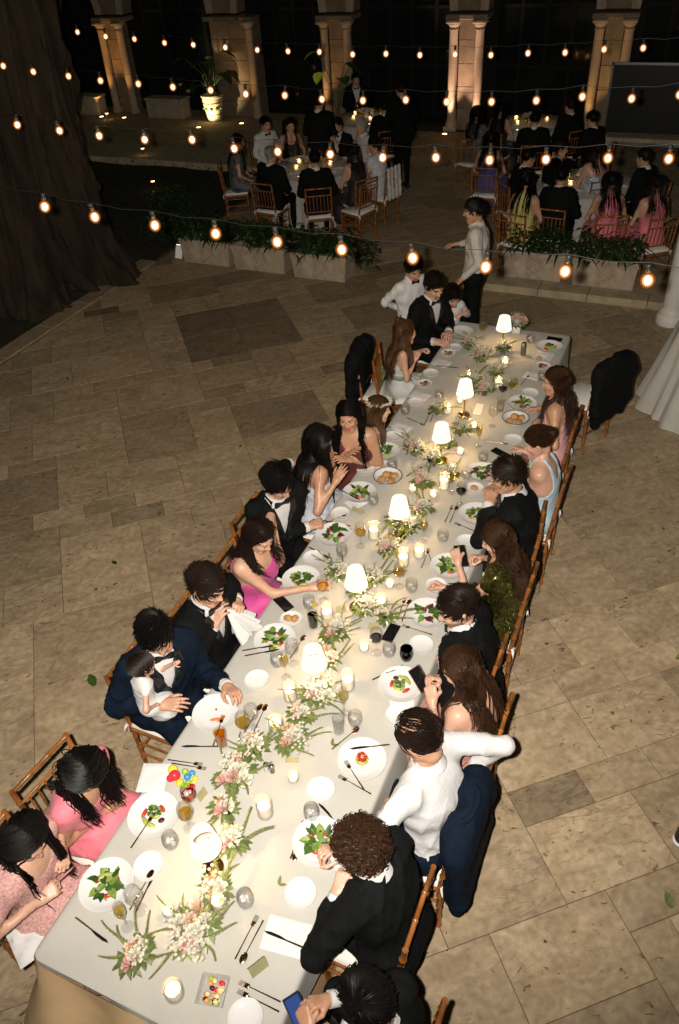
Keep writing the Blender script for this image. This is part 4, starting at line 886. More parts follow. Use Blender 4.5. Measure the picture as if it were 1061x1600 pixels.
            if lod == 0: put('lapel', V, Q, 'satin_black')
    if suit:
        V = []; Q = []; n = 22; fr = rotm(fu, nd); c0 = Nk+nd*.028*s
        for r_, zz in ((.086, -.040), (.072, .018), (.078, .022), (.100, -.034)):
            for i in range(n+1): a_ = math.radians(-215+250*i/n); V.append(c0+fr@np.array([r_*s*math.cos(a_), r_*s*math.sin(a_)-.008*s, (zz-.03*max(0, math.sin(a_)))*s]))
        for r_ in range(3):
            for i in range(n): Q.append((r_*(n+1)+i, r_*(n+1)+i+1, (r_+1)*(n+1)+i+1, (r_+1)*(n+1)+i))
        put('jacket_collar', np.array(V), Q, 'wool_'+color)
    if shirted:
        nd = nrm(HCn+HMr@(np.array([0, -.024, -.075])*hs)-Nk+up*.02); nkp = Nk+nd*.04*s; m_ = MB(); fr = rotm(fu, nd)
        if collar:
            V = []; Q = []; n = 18
            for r_, zz in ((.070, -.04), (.0625, .016), (.068, .018), (.086, -.028)):
                for i in range(n): a_ = 2*math.pi*i/n; V.append(nkp+fr@np.array([r_*s*math.cos(a_)*1.02, r_*s*math.sin(a_)*1.05-.006, (zz-.018*max(0, math.sin(a_)))*s]))
            for r_ in range(3):
                for i in range(n): j = (i+1) % n; Q.append((r_*n+i, r_*n+j, r_*n+n+j, r_*n+n+i))
            put('collar', np.array(V), Q, 'shirt' if color != 'cream' else 'shirt_cream')
        if tie:
            c0 = nkp+fr@np.array([0, .072*s, -.030*s]); V = []; Q = []
            for sd in (-1, 1):
                for xx, hh, dd in ((.004, .008, .008), (.026, .013, .012), (.048, .021, .010), (.056, .019, .004)):
                    k = len(V); V += [c0+fr@(np.array([sd*xx, dd, hh])*s*1.05), c0+fr@(np.array([sd*xx, dd, -hh])*s*1.05), c0+fr@(np.array([sd*xx, -dd*.4, -hh])*s*1.05), c0+fr@(np.array([sd*xx, -dd*.4, hh])*s*1.05)]
                b0 = len(V)-16
                for r_ in range(3):
                    for i in range(4): q_ = (b0+r_*4+i, b0+r_*4+(i+1) % 4, b0+r_*4+4+(i+1) % 4, b0+r_*4+4+i); Q.append(q_ if sd > 0 else q_[::-1])
                Q.append((b0+12, b0+13, b0+14, b0+15) if sd > 0 else (b0+15, b0+14, b0+13, b0+12))
            m_ = MB(); m_.ball((0, 0, 0), (.010*s, .010*s, .013*s), 8, 6); kk = len(V); V += [c0+fr@(np.array(v)+[0, .006, 0]) for v in m_.v]; Q += [tuple(i+kk for i in f_) for f_ in m_.f]
            put('bow_tie', np.array(V), Q, 'satin_black')
        if suit and lod == 0:
            for sd, S, E_, Wr, fd, ph_, T in arms:
                q = MB(); q.tube([Wr-fd*.055*s, Wr-fd*.01*s, Wr+fd*.012*s], [.037*s, .039*s, .038*s], 14); put('cuff', np.array(q.v), q.f, 'shirt')
        ft = Fld(lo, hi, h); ft.cap(Bp(-.085, 0, -.02), Bp(.085, 0, -.02), .116*s, None, .05)
        for lg in legs: leg(ft, lg, .006)
        ft.keep(up, (H+up*.10*s)@up); V, Q = ft.mesh(.004, 20, 5); put('trousers', V, Q, ('wool_'+color) if suit else 'wool_navy' if color == 'navy_trousers' else 'wool_black')
    else:
        dm = 'dress_'+color; fd_ = Fld(lo, hi, h); style = outfit
        torso(fd_, .008, shoulders=style != 'strapless')
        if style in ('cap', 'gown_cap'):
            for ar in arms: arm(fd_, ar, .016, upto=.16)
        if style == 'tee':
            for ar in arms: arm(fd_, ar, .012, upto=.30)
        for lg in legs: fd_.cap(lg[1], lg[2], .105*s, .085*s, .07*kk_)
        k0 = (legs[0][2]+legs[1][2])/2; fd_.cap(H+f*.08*s, k0-f*.03, .10*s, .09*s, .08*kk_)
        hem = (legs[0][3]+legs[1][3])/2
        if pose == 'sit':
            hem[2] = .22*s; fd_.cap(k0-z*.02, hem, .12*s, .15*s, .09)
            for lg in legs: fd_.cap(lg[2], np.array([*lg[3][:2], .22]), .09*s, .12*s, .06)
        elif pose == 'kid': fd_.cap(H, H*.35+hem*.65, .125*s, .20*s, .03)
        else: fd_.cap(H, hem+z*.25, .14*s, .22*s, .1)
        if style == 'strapless': fd_.keep(up, (H+up*LT*.72)@up)
        elif style == 'halter':
            fd_.sub(Bp(sw*1.0, 0, 1.0), Bp(sw*1.1, 0, .72), .095*s); fd_.sub(Bp(-sw*1.0, 0, 1.0), Bp(-sw*1.1, 0, .72), .095*s); fd_.sub(Bp(0, -.10, 1.08), Bp(0, -.12, .86), .07*s); fd_.sub(Nk+nd*.03*s, Nk+nd*.2*s, .052*s)
        else:
            fd_.sub(Nk+fu*.03*s-up*.01, Nk+nd*.2*s, .078*s, .085*s); fd_.sub(Bp(0, .13, .93), Bp(0, .13, .93), .085*s)
            if style == 'tank': fd_.sub(Bp(sw*1.12, 0, 1.0), Bp(sw*1.12, 0, .80), .080*s); fd_.sub(Bp(-sw*1.12, 0, 1.0), Bp(-sw*1.12, 0, .80), .080*s)
            if style == 'lowback': fd_.sub(Bp(0, -.12, 1.0), Bp(0, -.12, .72), .10*s); fd_.sub(Bp(sw*1.12, 0, 1.0), Bp(sw*1.12, 0, .80), .080*s); fd_.sub(Bp(-sw*1.12, 0, 1.0), Bp(-sw*1.12, 0, .80), .080*s)
        V, Q = fd_.mesh(.0065, 17, len(PEOPLE)+3); put('dress', V, Q, dm); outer = fd_
    for sd, hp, kn, an in legs:   # shoes
        if lod == 0 or pose == 'stand':
            fs_ = Fld(np.minimum(an, an+f*.2)-.09, np.maximum(an, an+f*.2)+.09, .011); b0 = np.array([*an[:2], .035]); fs_.cap(b0-f*.03, b0+f*.14*s, .036*s, .032*s, .02); fs_.cap(b0, an, .036*s, .036*s, .02); fs_.keep(-z, -.004); V, Q = fs_.mesh(); put('shoe', V, Q, 'leather')
    # hair
    st, hcname = hairs; allf = None
    if st == 'long':
        allf = Both(outer, fb)
    HMh = HM.copy(); V, Q = hair(st, HMh, hs*(1.0 if not ch else 1.0), allf, hlen, (int(nhair*1.6) if nhair else None) if lod == 0 else 150, hpart, len(PEOPLE)+1, hwave, hclamp, hwind)
    if lod and st == 'long': pass
    put('hair', V, Q, hc)
    PEOPLE[key] = dict(root=t, H=H, up=up, f=f, rt=rt, HM=HM, hs=hs, Bp=Bp, arms=arms, outer=outer, Nk=Nk, put=put, loc=loc, s=s, face=face, fu=fu, rs=rs, body=fb)
    return PEOPLE[key]
for n_, c_ in (('dark', (.26, .135, .085)), ('black', (.24, .125, .085)), ('brown', (.30, .155, .10))): pm('stubble_'+n_, c_, .6, .4, 120)
# ================================================================== CHAIRS
def make_chair():
    t = thing('chair', 'x', 'chair'); W_, D_, H_ = .40, .40, .44
    def bamboo(P, r, name):
        P = np.asarray(P, float); m = MB(); L_ = np.linalg.norm(np.diff(P, axis=0), axis=1).sum(); n = max(2, int(L_/.11)); path = []; rad = []
        seg = np.concatenate([[0], np.cumsum(np.linalg.norm(np.diff(P, axis=0), axis=1))])
        for i in range(n):
            for tt, rr_ in ((0, 1.0), (.06, 1.32), (.12, 1.0)):
                d = L_*min(1, (i+tt)/n); path.append([np.interp(d, seg, P[:, k]) for k in range(3)]); rad.append(r*rr_)
        path.append(P[-1]); rad.append(r); m.tube(path, rad, 8); return m.obj(name, 'wood', t)
    for sx in (-1, 1):
        bamboo([(sx*.18, -.19, 0), (sx*.185, -.185, .44), (sx*.19, -.235, .92)], .014, 'back_post'); bamboo([(sx*.185, .18, 0), (sx*.185, .18, .43)], .014, 'leg')
        for z in (.16, .28): bamboo([(sx*.183, -.19, z), (sx*.185, .18, z)], .008, 'stretcher')
    for y, zz in ((.18, (.18, .30)), (-.19, (.2,))):
        for z in zz: bamboo([(-.185, y, z), (.185, y, z)], .008, 'stretcher')
    for z, y in ((.905, -.233), (.80, -.222), (.56, -.197)): bamboo([(-.19, y, z), (.19, y, z)], .012 if z > .9 else .009, 'back_rail')
    for i in range(6): x = -.135+.054*i; bamboo([(x, -.197, .56), (x, -.222, .80)], .006, 'spindle')
    m = MB(); m.box((0, 0, .43), (.40, .40, .03), bev=.008); m.obj('seat_frame', 'wood', t, False)
    m = MB(); m.box((0, .005, .468), (.395, .385, .05), bev=.022); m.obj('cushion', 'cushion', t)
    for sx in (-1, 1):
        m = MB(); P = np.array([sx*.19, -.20, .47])
        for a, dz in ((.5, .2), (2.2, .2), (1.1, -1.4)): m.leaf(P, (math.cos(a)*.7*sx, -math.sin(a)*.5, dz), (0, 0, 1), .042, .020, 0, .9, 3, .6)
        m.ball(P, .011, 8, 5); m.tube([P, (sx*.15, -.12, .475)], .006, 5); m.obj('cushion_tie', 'linen', t)
    return t
CH = make_chair(); KIDS[CH.name] = list(CH.children); CHN = [0]
def chair(xy, face, label, group='wooden ballroom chairs round the long table'):
    lc = (xy[0], xy[1], 0); rz = math.radians(face-90); CHN[0] += 1
    if CHN[0] == 1: CH.location = lc; CH.rotation_euler = (0, 0, rz); CH['label'] = label; CH['group'] = group; return CH
    return dup(CH, lc, rz, label, group)
# ================================================================== LONG TABLE
TB = thing('banquet_table', 'long banquet table under a white cloth', 'table', (0, 3.32, 0))
mb = MB(); mb.box((0, 0, .72), (1.12, 6.60, .04)); mb.obj('tabletop', 'wood', TB, False)
for x in (-.45, .45):
    for y in (-3.1, -1, 1, 3.1): mb = MB(); mb.box((x, y, .35), (.05, .05, .69)); mb.obj('leg', 'wood', TB, False)
def tabletop_cloth():
    nx, ny = 28, 150; V = []; Fc = []
    for i in range(nx+1):
        for j in range(ny+1):
            x = -.556+1.112*i/nx; y = -3.309+6.618*j/ny; p = np.array([[x, y, 0]]); e = min(1, min(i, nx-i, j*.5, (ny-j)*.5)/2)
            z = .0016*float(n3(p, 6, 3)[0])+.0020*float(folds(p, 4, 8)[0])+.0024*math.exp(-(x/.010)**2)
            for yy in (-2.2, -1.1, 0, 1.1, 2.2): z += .0024*math.exp(-((y-yy)/.016)**2)
            V.append((x, y, .7496+z*e))
    for i in range(nx):
        for j in range(ny): k = i*(ny+1)+j; Fc.append((k, k+ny+1, k+ny+2, k+1))
    mk('cloth_top', V, Fc, 'cloth_white', TCL)
def tablecloth():
    w, l, r = .582, 3.335, .05; n = 14; ring = []
    def seg(p, q, m): return [tuple(np.array(p)+(np.array(q)-np.array(p))*i/m) for i in range(m)]
    pts = []
    corners = [(w-r, -l+r, -90), (w-r, l-r, 0), (-w+r, l-r, 90), (-w+r, -l+r, 180)]
    for k, (x, y, a0) in enumerate(corners):
        for i in range(7): a = math.radians(a0+90*i/6); pts.append((x+r*math.cos(a), y+r*math.sin(a), math.cos(a), math.sin(a)))
        x2, y2, a2 = corners[(k+1) % 4]; a = math.radians(a0+90); p = (x+r*math.cos(a), y+r*math.sin(a)); q = (x2+r*math.cos(a), y2+r*math.sin(a)); m = 90 if k in (0, 2) else 26
        for i in range(1, m): f_ = i/m; pts.append((p[0]+(q[0]-p[0])*f_, p[1]+(q[1]-p[1])*f_, math.cos(a), math.sin(a)))
    N_ = len(pts); V = []; Fc = []; mi = []
    lev = [(-.034, .0), (-.012, .0), (0, -.006), (.006, -.02), (.008, -.06), (.012, -.16), (.016, -.26)]
    def fold(i, dz): return (.016*math.sin(i*.55)+.010*math.sin(i*.23+1))*min(1, max(0, (-dz-.03)/.2))
    for off, dz in lev:
        for i, (x, y, nx, ny) in enumerate(pts): q = off+fold(i, dz); dz_ = dz*(.12 if ny < -.3 and dz < 0 else 1); q = q*(.3 if ny < -.3 and dz < 0 else 1); V.append((x+nx*q, y+ny*q, .75+dz_+(.0012*math.sin(y*9+x*5) if dz == 0 else 0)))
    for k in range(len(lev)-1):
        for i in range(N_): j = (i+1) % N_; Fc.append((k*N_+i, (k+1)*N_+i, (k+1)*N_+j, k*N_+j))
    mk('top_cloth', V, Fc, 'cloth_white', TCL)
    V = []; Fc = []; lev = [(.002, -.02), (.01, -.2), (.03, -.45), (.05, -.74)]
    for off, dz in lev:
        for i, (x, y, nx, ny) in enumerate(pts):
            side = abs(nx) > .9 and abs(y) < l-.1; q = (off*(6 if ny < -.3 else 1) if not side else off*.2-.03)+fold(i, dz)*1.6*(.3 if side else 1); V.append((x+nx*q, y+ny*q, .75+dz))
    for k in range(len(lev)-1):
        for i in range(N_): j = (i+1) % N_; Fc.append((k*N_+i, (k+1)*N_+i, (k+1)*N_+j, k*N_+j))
    mk('under_cloth', V, Fc, 'skirt_warm_lit', TCL)  # added lower layer, its colour carries the warm light on the drop
TCL = thing('tablecloth', 'white cloth over a pale gold underlay draped on the long table', 'tablecloth', (0, 3.32, 0)); tablecloth(); tabletop_cloth()
# ================================================================== THINGS ON THE TABLE
SEATS = [((150, 1400), 'the woman in pink lace'), ((240, 1262), 'the woman in bright pink'), ((340, 1110), 'the man with the baby'), ((420, 985), 'the man holding a napkin'), ((480, 900), 'the woman in magenta'),
         ((522, 830), 'the groom'), ((566, 765), 'the bride'), ((600, 707), 'the woman in brown'), ((626, 668), 'the flower girl'), ((648, 625), 'the left chair with a black jacket'), ((672, 588), 'the girl with the green sash'), ((702, 540), 'the father between two boys'), ((735, 508), 'the small boy'),
         ((420, 1560), 'the boy with a blue phone'), ((495, 1340), 'the curly haired man'), ((575, 1190), 'the balding man'), ((632, 1080), 'the woman in dusty pink'), ((672, 962), 'the bearded man'), ((708, 885), 'the woman in green sequins'), ((748, 806), 'the man with clasped hands'), ((765, 735), 'the woman in pale blue'), ((822, 640), 'the woman in pale pink'), ((862, 550), 'the empty far right chair')]
LAMPS = [((318, 1313), 'nearest'), ((490, 1027), 'second'), ((556, 902), 'third'), ((624, 791), 'fourth'), ((690, 675), 'fifth'), ((727, 606), 'sixth'), ((788, 505), 'farthest')]
def by(px, py): return min(SEATS, key=lambda q: (q[0][0]-px)**2+(q[0][1]-py)**2)[1]
def bylamp(px, py): return 'the '+min(LAMPS, key=lambda q: (q[0][0]-px)**2+(q[0][1]-py)**2)[1]+' table lamp'
def shared(mb, name, mats, smooth=True):
    me = mesh(name, mb.v, mb.f, mats, smooth, mb.m); sharp(me); return me
def tub(px, py, h=0): P = at(px, py, .75+h/2); return np.array([P[0], P[1], .7530])
# --- lamps
ml = {}
m = MB(); m.lathe([(.052, 0), (.054, .004), (.054, .014), (.050, .018), (.012, .020)], 32); ml['base'] = shared(m, 'base', 'brass')
m = MB(); m.lathe([(.0065, .018), (.0055, .14), (.0055, .25)], 14); ml['stem'] = shared(m, 'stem', 'brass')
m = MB(); m.lathe([(.075, .215), (.052, .345), (.050, .345), (.073, .215)], 36, cap0=False, cap1=False); ml['lamp_shade'] = shared(m, 'lamp_shade', 'shade')
m = MB(); m.ball((0, 0, .265), (.016, .016, .022), 12, 8); ml['bulb'] = shared(m, 'bulb', 'lampbulb')
for i, (p, n_) in enumerate(LAMPS):
    P = at(p[0], p[1], .75+.28); t = thing('table_lamp', ('glowing white shade brass table lamp, %s of seven from the camera' % ('third nearest' if n_ == 'third' else n_)), 'table lamp', (P[0], P[1], .7530), 0, 'brass lamps down the table')
    for k, me in ml.items(): link(k, me, t)
# --- candles in ribbed glasses
def candle_meshes(r, h, wh, fl='flame'):
    o = {}
    rib = lambda a, z: .035*math.cos(22*a)
    m = MB(); m.lathe([(r*.9, .0), (r, .006), (r, h)], 66, cap1=False, lob=rib); m.lathe([(r*.82, .008), (r*.86, .016), (r*.86, h)], 24, cap1=False); o['glass'] = shared(m, 'glass', 'glass_ribbed')
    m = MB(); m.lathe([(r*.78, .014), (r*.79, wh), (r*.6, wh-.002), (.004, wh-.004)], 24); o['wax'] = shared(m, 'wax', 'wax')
    m = MB(); m.tube([(0, 0, wh-.006), (.001, 0, wh+.008)], .0012, 5); o['wick'] = shared(m, 'wick', 'wick')
    m = MB(); m.lathe([(.001, 0), (.0055, .006), (.006, .011), (.0035, .021), (.0006, .030)], 10, (0, 0, wh+.004)); o['flame'] = shared(m, 'flame', fl); return o
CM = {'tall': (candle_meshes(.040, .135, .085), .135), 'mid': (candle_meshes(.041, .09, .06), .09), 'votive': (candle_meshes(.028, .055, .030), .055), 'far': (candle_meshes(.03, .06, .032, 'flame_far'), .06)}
def candle(px, py, k, loc=None, lab=None, grp='candles in ribbed glasses'):
    P = tub(px, py, CM[k][1]) if loc is None else loc; t = thing('candle', lab or 'x', 'candle', P, random.uniform(0, 6), grp)
    for n_, me in CM[k][0].items(): link(n_, me, t)
    if lab is None: prop(t, {'tall': 'tall lit candle in ribbed glass', 'mid': 'lit candle in ribbed glass', 'votive': 'small lit votive candle', 'far': 'x'}[k]+' beside '+bylamp(px, py), 'candle')
    return t
for px, py, k in ((413, 1262, 'tall'), (271, 1548, 'mid'), (263, 1423, 'votive'), (453, 1081, 'tall'), (431, 1131, 'mid'), (511, 958, 'tall'), (543, 1064, 'tall'), (458, 1215, 'votive'), (630, 872, 'tall'), (584, 830, 'tall'),
                  (694, 753, 'tall'), (595, 940, 'mid'), (609, 913, 'votive'), (569, 1012, 'votive'), (645, 764, 'votive'), (708, 732, 'votive'), (789, 567, 'mid'), (779, 598, 'mid'), (734, 585, 'votive'), (700, 639, 'mid'), (719, 626, 'votive'), (719, 706, 'votive'), (741, 666, 'votive'), (677, 773, 'votive'), (341, 1409, 'tall'), (655, 862, 'mid'), (505, 1000, 'votive'), (682, 690, 'votive')): candle(px, py, k)
# --- glasses
def gl(name, prof, drink=None, dm=None, n=28, mat='glass', ice=False):
    m = MB(); m.lathe(prof, n, cap1=False); o = [(name, shared(m, name, mat))]
    if drink: m = MB(); m.lathe(drink, n); o.append(('drink', shared(m, 'drink', dm)))
    if ice:
        m = MB()
        for k in range(4): m.box((.012*math.cos(k*1.6), .012*math.sin(k*1.6), .028+.011*k), (.022, .022, .022), rz=k*.7, bev=.004)
        o.append(('ice', shared(m, 'ice', 'ice')))
    return o, max(z for r, z in prof)
tum = [(.0, .0), (.028, .0), (.033, .006), (.040, .035), (.041, .055), (.036, .092), (.035, .092), (.039, .055), (.038, .035), (.031, .012), (.0, .010)]
wine = [(.0, .0), (.034, .0), (.032, .003), (.006, .008), (.004, .03), (.004, .085), (.012, .095), (.034, .12), (.040, .145), (.036, .185), (.031, .205), (.030, .205), (.039, .145), (.032, .121), (.008, .098), (0, .097)]
flute = [(.0, .0), (.030, .0), (.005, .006), (.004, .09), (.012, .10), (.024, .14), (.026, .17), (.022, .215), (.021, .215), (.025, .17), (.023, .14), (.008, .103), (0, .102)]
high = [(.0, .0), (.027, .0), (.029, .004), (.033, .135), (.032, .135), (.028, .012), (0, .010)]
GK = {'tumbler': gl('glass', tum, [(.030, .0125), (.0375, .035), (.0385, .058), (.0, .0585)], 'water', ice=True), 'redwine': gl('glass', wine, [(.008, .099), (.031, .1215), (.0375, .14), (0, .1405)], 'wine_red'), 'wine': gl('glass', wine),
      'whitewine': gl('glass', wine, [(.008, .099), (.031, .1215), (.0375, .14), (0, .1405)], 'wine_white'), 'flute': gl('glass', flute, [(.008, .104), (.022, .14), (.0245, .172), (0, .1725)], 'bubbly'), 'beer': gl('glass', high, [(.027, .013), (.0305, .112), (0, .1125)], 'beer'),
      'cola': gl('glass', high, [(.027, .013), (.0305, .112), (0, .1125)], 'cola', ice=True), 'amber': gl('glass', tum, [(.030, .0125), (.0375, .035), (.038, .045), (0, .0455)], 'amber', ice=True), 'highball': gl('glass', high, [(.027, .013), (.029, .075), (0, .0755)], 'water'), 'bowl': gl('glass', tum, mat='glass_green')}
GN = {'tumbler': 'clear water tumbler', 'redwine': 'stemmed glass of red wine', 'wine': 'empty stemmed wine glass', 'whitewine': 'stemmed glass of white wine', 'flute': 'slim flute of pale sparkling wine', 'beer': 'tall glass of yellow beer', 'cola': 'tall glass of dark cola', 'amber': 'glass of amber drink', 'highball': 'tall clear water glass', 'bowl': 'dark green glass'}
def glass(px, py, k, by_=True, loc=None):
    ms, h = GK[k]; t = thing('drinking_glass', 'x', 'glass', tub(px, py, h*.7) if loc is None else loc, 0, 'glasses on the long table')
    for n_, me in ms: link(n_, me, t)
    prop(t, GN[k]+' by '+by(px, py), 'glass'); return t
for px, py, k in ((267, 1316, 'tumbler'), (384, 1407, 'tumbler'), (487, 1272, 'tumbler'), (555, 1126, 'tumbler'), (529, 1136, 'highball'), (534, 863, 'tumbler'), (483, 944, 'tumbler'), (433, 1034, 'tumbler'), (692, 840, 'tumbler'), (643, 918, 'tumbler'), (608, 1018, 'tumbler'), (583, 783, 'tumbler'), (729, 743, 'tumbler'),
                  (633, 642, 'tumbler'), (686, 619, 'tumbler'), (847, 590, 'tumbler'), (755, 716, 'tumbler'), (613, 728, 'tumbler'), (782, 636, 'highball'), (829, 531, 'tumbler'), (295, 1243, 'amber'), (293, 1282, 'whitewine'), (214, 1412, 'wine'), (194, 1437, 'flute'), (381, 1140, 'whitewine'), (394, 1127, 'wine'), (346, 1157, 'beer'), (445, 1046, 'flute'),
                  (457, 1025, 'wine'), (489, 972, 'cola'), (505, 927, 'whitewine'), (537, 1102, 'flute'), (588, 1008, 'redwine'), (635, 1024, 'bowl'), (624, 905, 'whitewine'), (662, 834, 'flute'), (720, 778, 'redwine'), (706, 758, 'flute'), (563, 842, 'whitewine'), (748, 686, 'flute'), (785, 617, 'redwine'), (800, 612, 'whitewine'), (754, 520, 'whitewine'), (612, 852, 'flute'), (667, 1180, None), (730, 660, 'wine'), (655, 650, None), (770, 655, 'wine')):
    if k: glass(px, py, k)
q = MB(); q.leaf((0, 0, .12), (.6, .2, .6), (0, 0, 1), .045, .04, 0, .1, 3); o = q.obj('lemon_slice', 'toy_yellow'); P = tub(490, 963, .1); o.location = (P[0], P[1], .77); tag(o, 'lemon slice on the rim of the dark cola glass', 'lemon slice')
# --- plates, bread plates, food
m = MB(); m.lathe([(.0, .0), (.075, .0), (.080, .003), (.105, .012), (.128, .026), (.131, .0285), (.131, .0305), (.126, .029), (.102, .0155), (.075, .007), (.0, .0065)], 48); PLATE = shared(m, 'plate', 'ceramic')
m = MB(); m.lathe([(.0, .0), (.045, .0), (.06, .006), (.074, .017), (.0755, .019), (.0745, .021), (.06, .010), (.04, .005), (0, .0045)], 36); BREADP = shared(m, 'plate', 'ceramic')
def leaves(n, r, hh, sz, seed, mats=('lettuce', 'leaf_mid')):
    random.seed(seed); m = MB()
    for k in range(n):
        a = random.uniform(0, 6.28); q = r*random.random()**.6; p = (q*math.cos(a), q*math.sin(a), .010+random.random()*hh); d = (math.cos(a+random.uniform(-1, 1)), math.sin(a+random.uniform(-1, 1)), random.uniform(-.1, .9)); L_ = sz*random.uniform(.6, 1.2)
        m.leaf(p, d, (0, 0, 1), L_, L_*random.uniform(.4, .8), random.choice(range(len(mats))), random.uniform(0, .7), 3, random.uniform(.1, .6))
    return shared(m, 'lettuce', list(mats))
LET = [leaves(26, .040, .032, .045, 1), leaves(30, .034, .04, .04, 2), leaves(22, .045, .025, .05, 3, ('lettuce', 'leaf_mid', 'radicchio'))]
def wedge(mat, L_, w, h):
    m = MB(); m.ball((0, 0, h*.6), (L_/2, w/2, h*.6), 10, 6, jit=.06); return shared(m, 'slice', mat)
TOM = wedge('tomato', .055, .022, .018); AVO = wedge('avocado', .075, .024, .016); RAD = wedge('radicchio', .035, .028, .012); CAR = wedge('carrot', .06, .016, .014); AVR = None
m = MB(); m.tube([(.026*math.cos(a), .026*math.sin(a), .02) for a in np.linspace(0, 6.1, 16)], .010, 8); AVR = shared(m, 'avocado_ring', 'avocado')
def bread_mesh(seed):
    random.seed(seed); m = MB(); m.ball((0, 0, .022), (.034, .028, .024), 14, 9, jit=.05); return shared(m, 'crust', 'bread')
BR = [bread_mesh(s) for s in (1, 2, 3)]
def plate(px, py, food='salad', seed=0):
    P = tub(px, py, .02); t = link('dinner_plate', PLATE, None, P); prop(t, 'white dinner plate before '+by(px, py), 'plate', 'dinner plates on the long table')
    if not food: return P
    random.seed(seed); f = thing('salad', 'x', 'salad', (P[0], P[1], P[2]+.004), random.uniform(0, 6), 'salads on the plates')
    if food == 'scraps':
        for k in range(2): o = link('carrot_strip', CAR, f, (.03+.02*k, -.02+.03*k, .004), 1.2+.4*k)
        o = link('crumb', RAD, f, (-.03, .02, .003)); o.scale = (.4,)*3
        prop(f, 'carrot strips left on the plate of '+by(px, py), 'salad'); return P
    if food == 'pasta':
        link('avocado_ring', AVR, f, (0, 0, 0)); m = MB()
        for k in range(26): a = random.uniform(0, 6.28); m.tube([(.03*math.cos(a+b)*random.uniform(.4, 1), .028*math.sin(a+b)*random.uniform(.4, 1), .025+.03*random.random()) for b in (0, .8, 1.6, 2.2)], .003, 5)
        m.obj('shredded_tomato', 'tomato', f); prop(f, 'shredded red salad on avocado before '+by(px, py), 'salad'); return P
    if food == 'roll':
        link('avocado_ring', AVR, f, (.01, .01, 0)); o = link('lettuce', LET[1], f, (.01, .01, .006)); o.scale = (.62, .62, .9)
    else: o = link('lettuce', LET[seed % 3], f); o.scale = (1.25, 1.25, 1.1)
    for k in range(3): a = random.uniform(-.5, .5)+k*2.2; link('tomato_slice', TOM, f, (.052*math.cos(a), .052*math.sin(a), .006), a+1.5)
    for k in range(2): a = random.uniform(0, 1)+3+k*.6; link('avocado_slice', AVO, f, (.05*math.cos(a), .05*math.sin(a), .010), a+1.4)
    link('radicchio', RAD, f, (.03, -.045, .012))
    prop(f, random.choice(('leafy salad with tomato and avocado', 'green salad with tomato wedges'))+' before '+by(px, py), 'salad'); return P
PL = [(168, 1385, 'salad'), (241, 1276, 'roll'), (337, 1117, 'scraps'), (430, 1002, 'salad'), (471, 908, 'salad'), (521, 838, 'salad'), (562, 772, 'salad'), (601, 708, 'salad'), (566, 1189, 'pasta'), (499, 1318, 'salad'), (626, 1072, 'roll'), (667, 961, 'salad'), (702, 888, 'salad'), (744, 806, 'salad'), (754, 741, 'salad'), (815, 633, 'salad'), (858, 544, 'roll'), (720, 521, None)]
PLP = [plate(x, y, f, i) for i, (x, y, f) in enumerate(PL)]
def roll(P, s=1, seed=0, lab=None, rz=0, grp='bread rolls'):
    o = link('bread_roll', BR[seed % 3], None, P, rz); o.scale = (s,)*3
    if isinstance(lab, str) and lab.startswith('='): tag(o, lab[1:], 'bread roll', grp)
    else: prop(o, 'golden bread roll by '+lab, 'bread roll', grp)
BP = [(233, 1355, 0), (402, 1064, 0), (490, 873, 0), (532, 804, 0), (572, 736, 0), (615, 683, 0), (650, 630, 0), (673, 584, 0), (711, 544, 0), (501, 1236, 0), (470, 1397, 0), (622, 1120, 0), (658, 1009, 0), (681, 917, 1), (729, 848, 0), (741, 765, 1), (801, 688, 0), (828, 615, 0), (455, 970, 2), (384, 1591, 0), (842, 562, 1), (663, 601, 3), (700, 553, 3), (848, 573, 3)]
for px, py, nb in BP:
    P = tub(px, py, .02); t = link('bread_plate', BREADP, None, P); prop(t, 'small white side plate by '+by(px, py), 'plate', 'bread plates on the long table')
    if nb in (1, 2):
        for k in range(nb): roll(P+[.022*(k*2-1)*(nb > 1), .012*k, .006], .85, k+px, by(px, py), k*1.3)
    if nb == 3:
        f = thing('fruit_portion', 'x', 'salad', P+[0, 0, .004], px, 'salads on the plates'); o = link('lettuce', LET[2], f); o.scale = (.6,)*3
        for k in range(3): o = link('tomato_slice', TOM, f, (.02*math.cos(k*2), .02*math.sin(k*2), .01), k); o.scale = (.7,)*3
        prop(f, 'small mixed salad by '+by(px, py), 'salad')
m = MB(); m.lathe([(.0, .0), (.05, .0), (.055, .004), (.09, .035), (.108, .062), (.110, .065), (.106, .064), (.086, .036), (.05, .008), (0, .007)], 40); BOWL = shared(m, 'bowl', 'ceramic')
for px, py, lb in ((606, 750, 'white bowl of bread rolls before the bride'), (805, 659, 'white wire rimmed bowl of bread rolls before the woman in pale pink')):
    P = tub(px, py, .05); t = thing('bread_bowl', lb, 'bowl', P, 0, 'bread bowls'); link('bowl', BOWL, t)
    q = MB(); q.tube([(.1105*math.cos(a), .1105*math.sin(a), .066) for a in np.linspace(0, 6.283, 33)], .0028, 6, caps=False); q.obj('rim', 'darksteel', t)
    random.seed(px)
    for k, (dx, dy, dz) in enumerate(((-.04, -.02, .015), (.035, -.03, .015), (0, .045, .015), (-.01, 0, .05), (.045, .03, .03))): roll(P+[dx, dy, dz], 1.05, k, by(px, py)+' in the bowl', k*1.1)
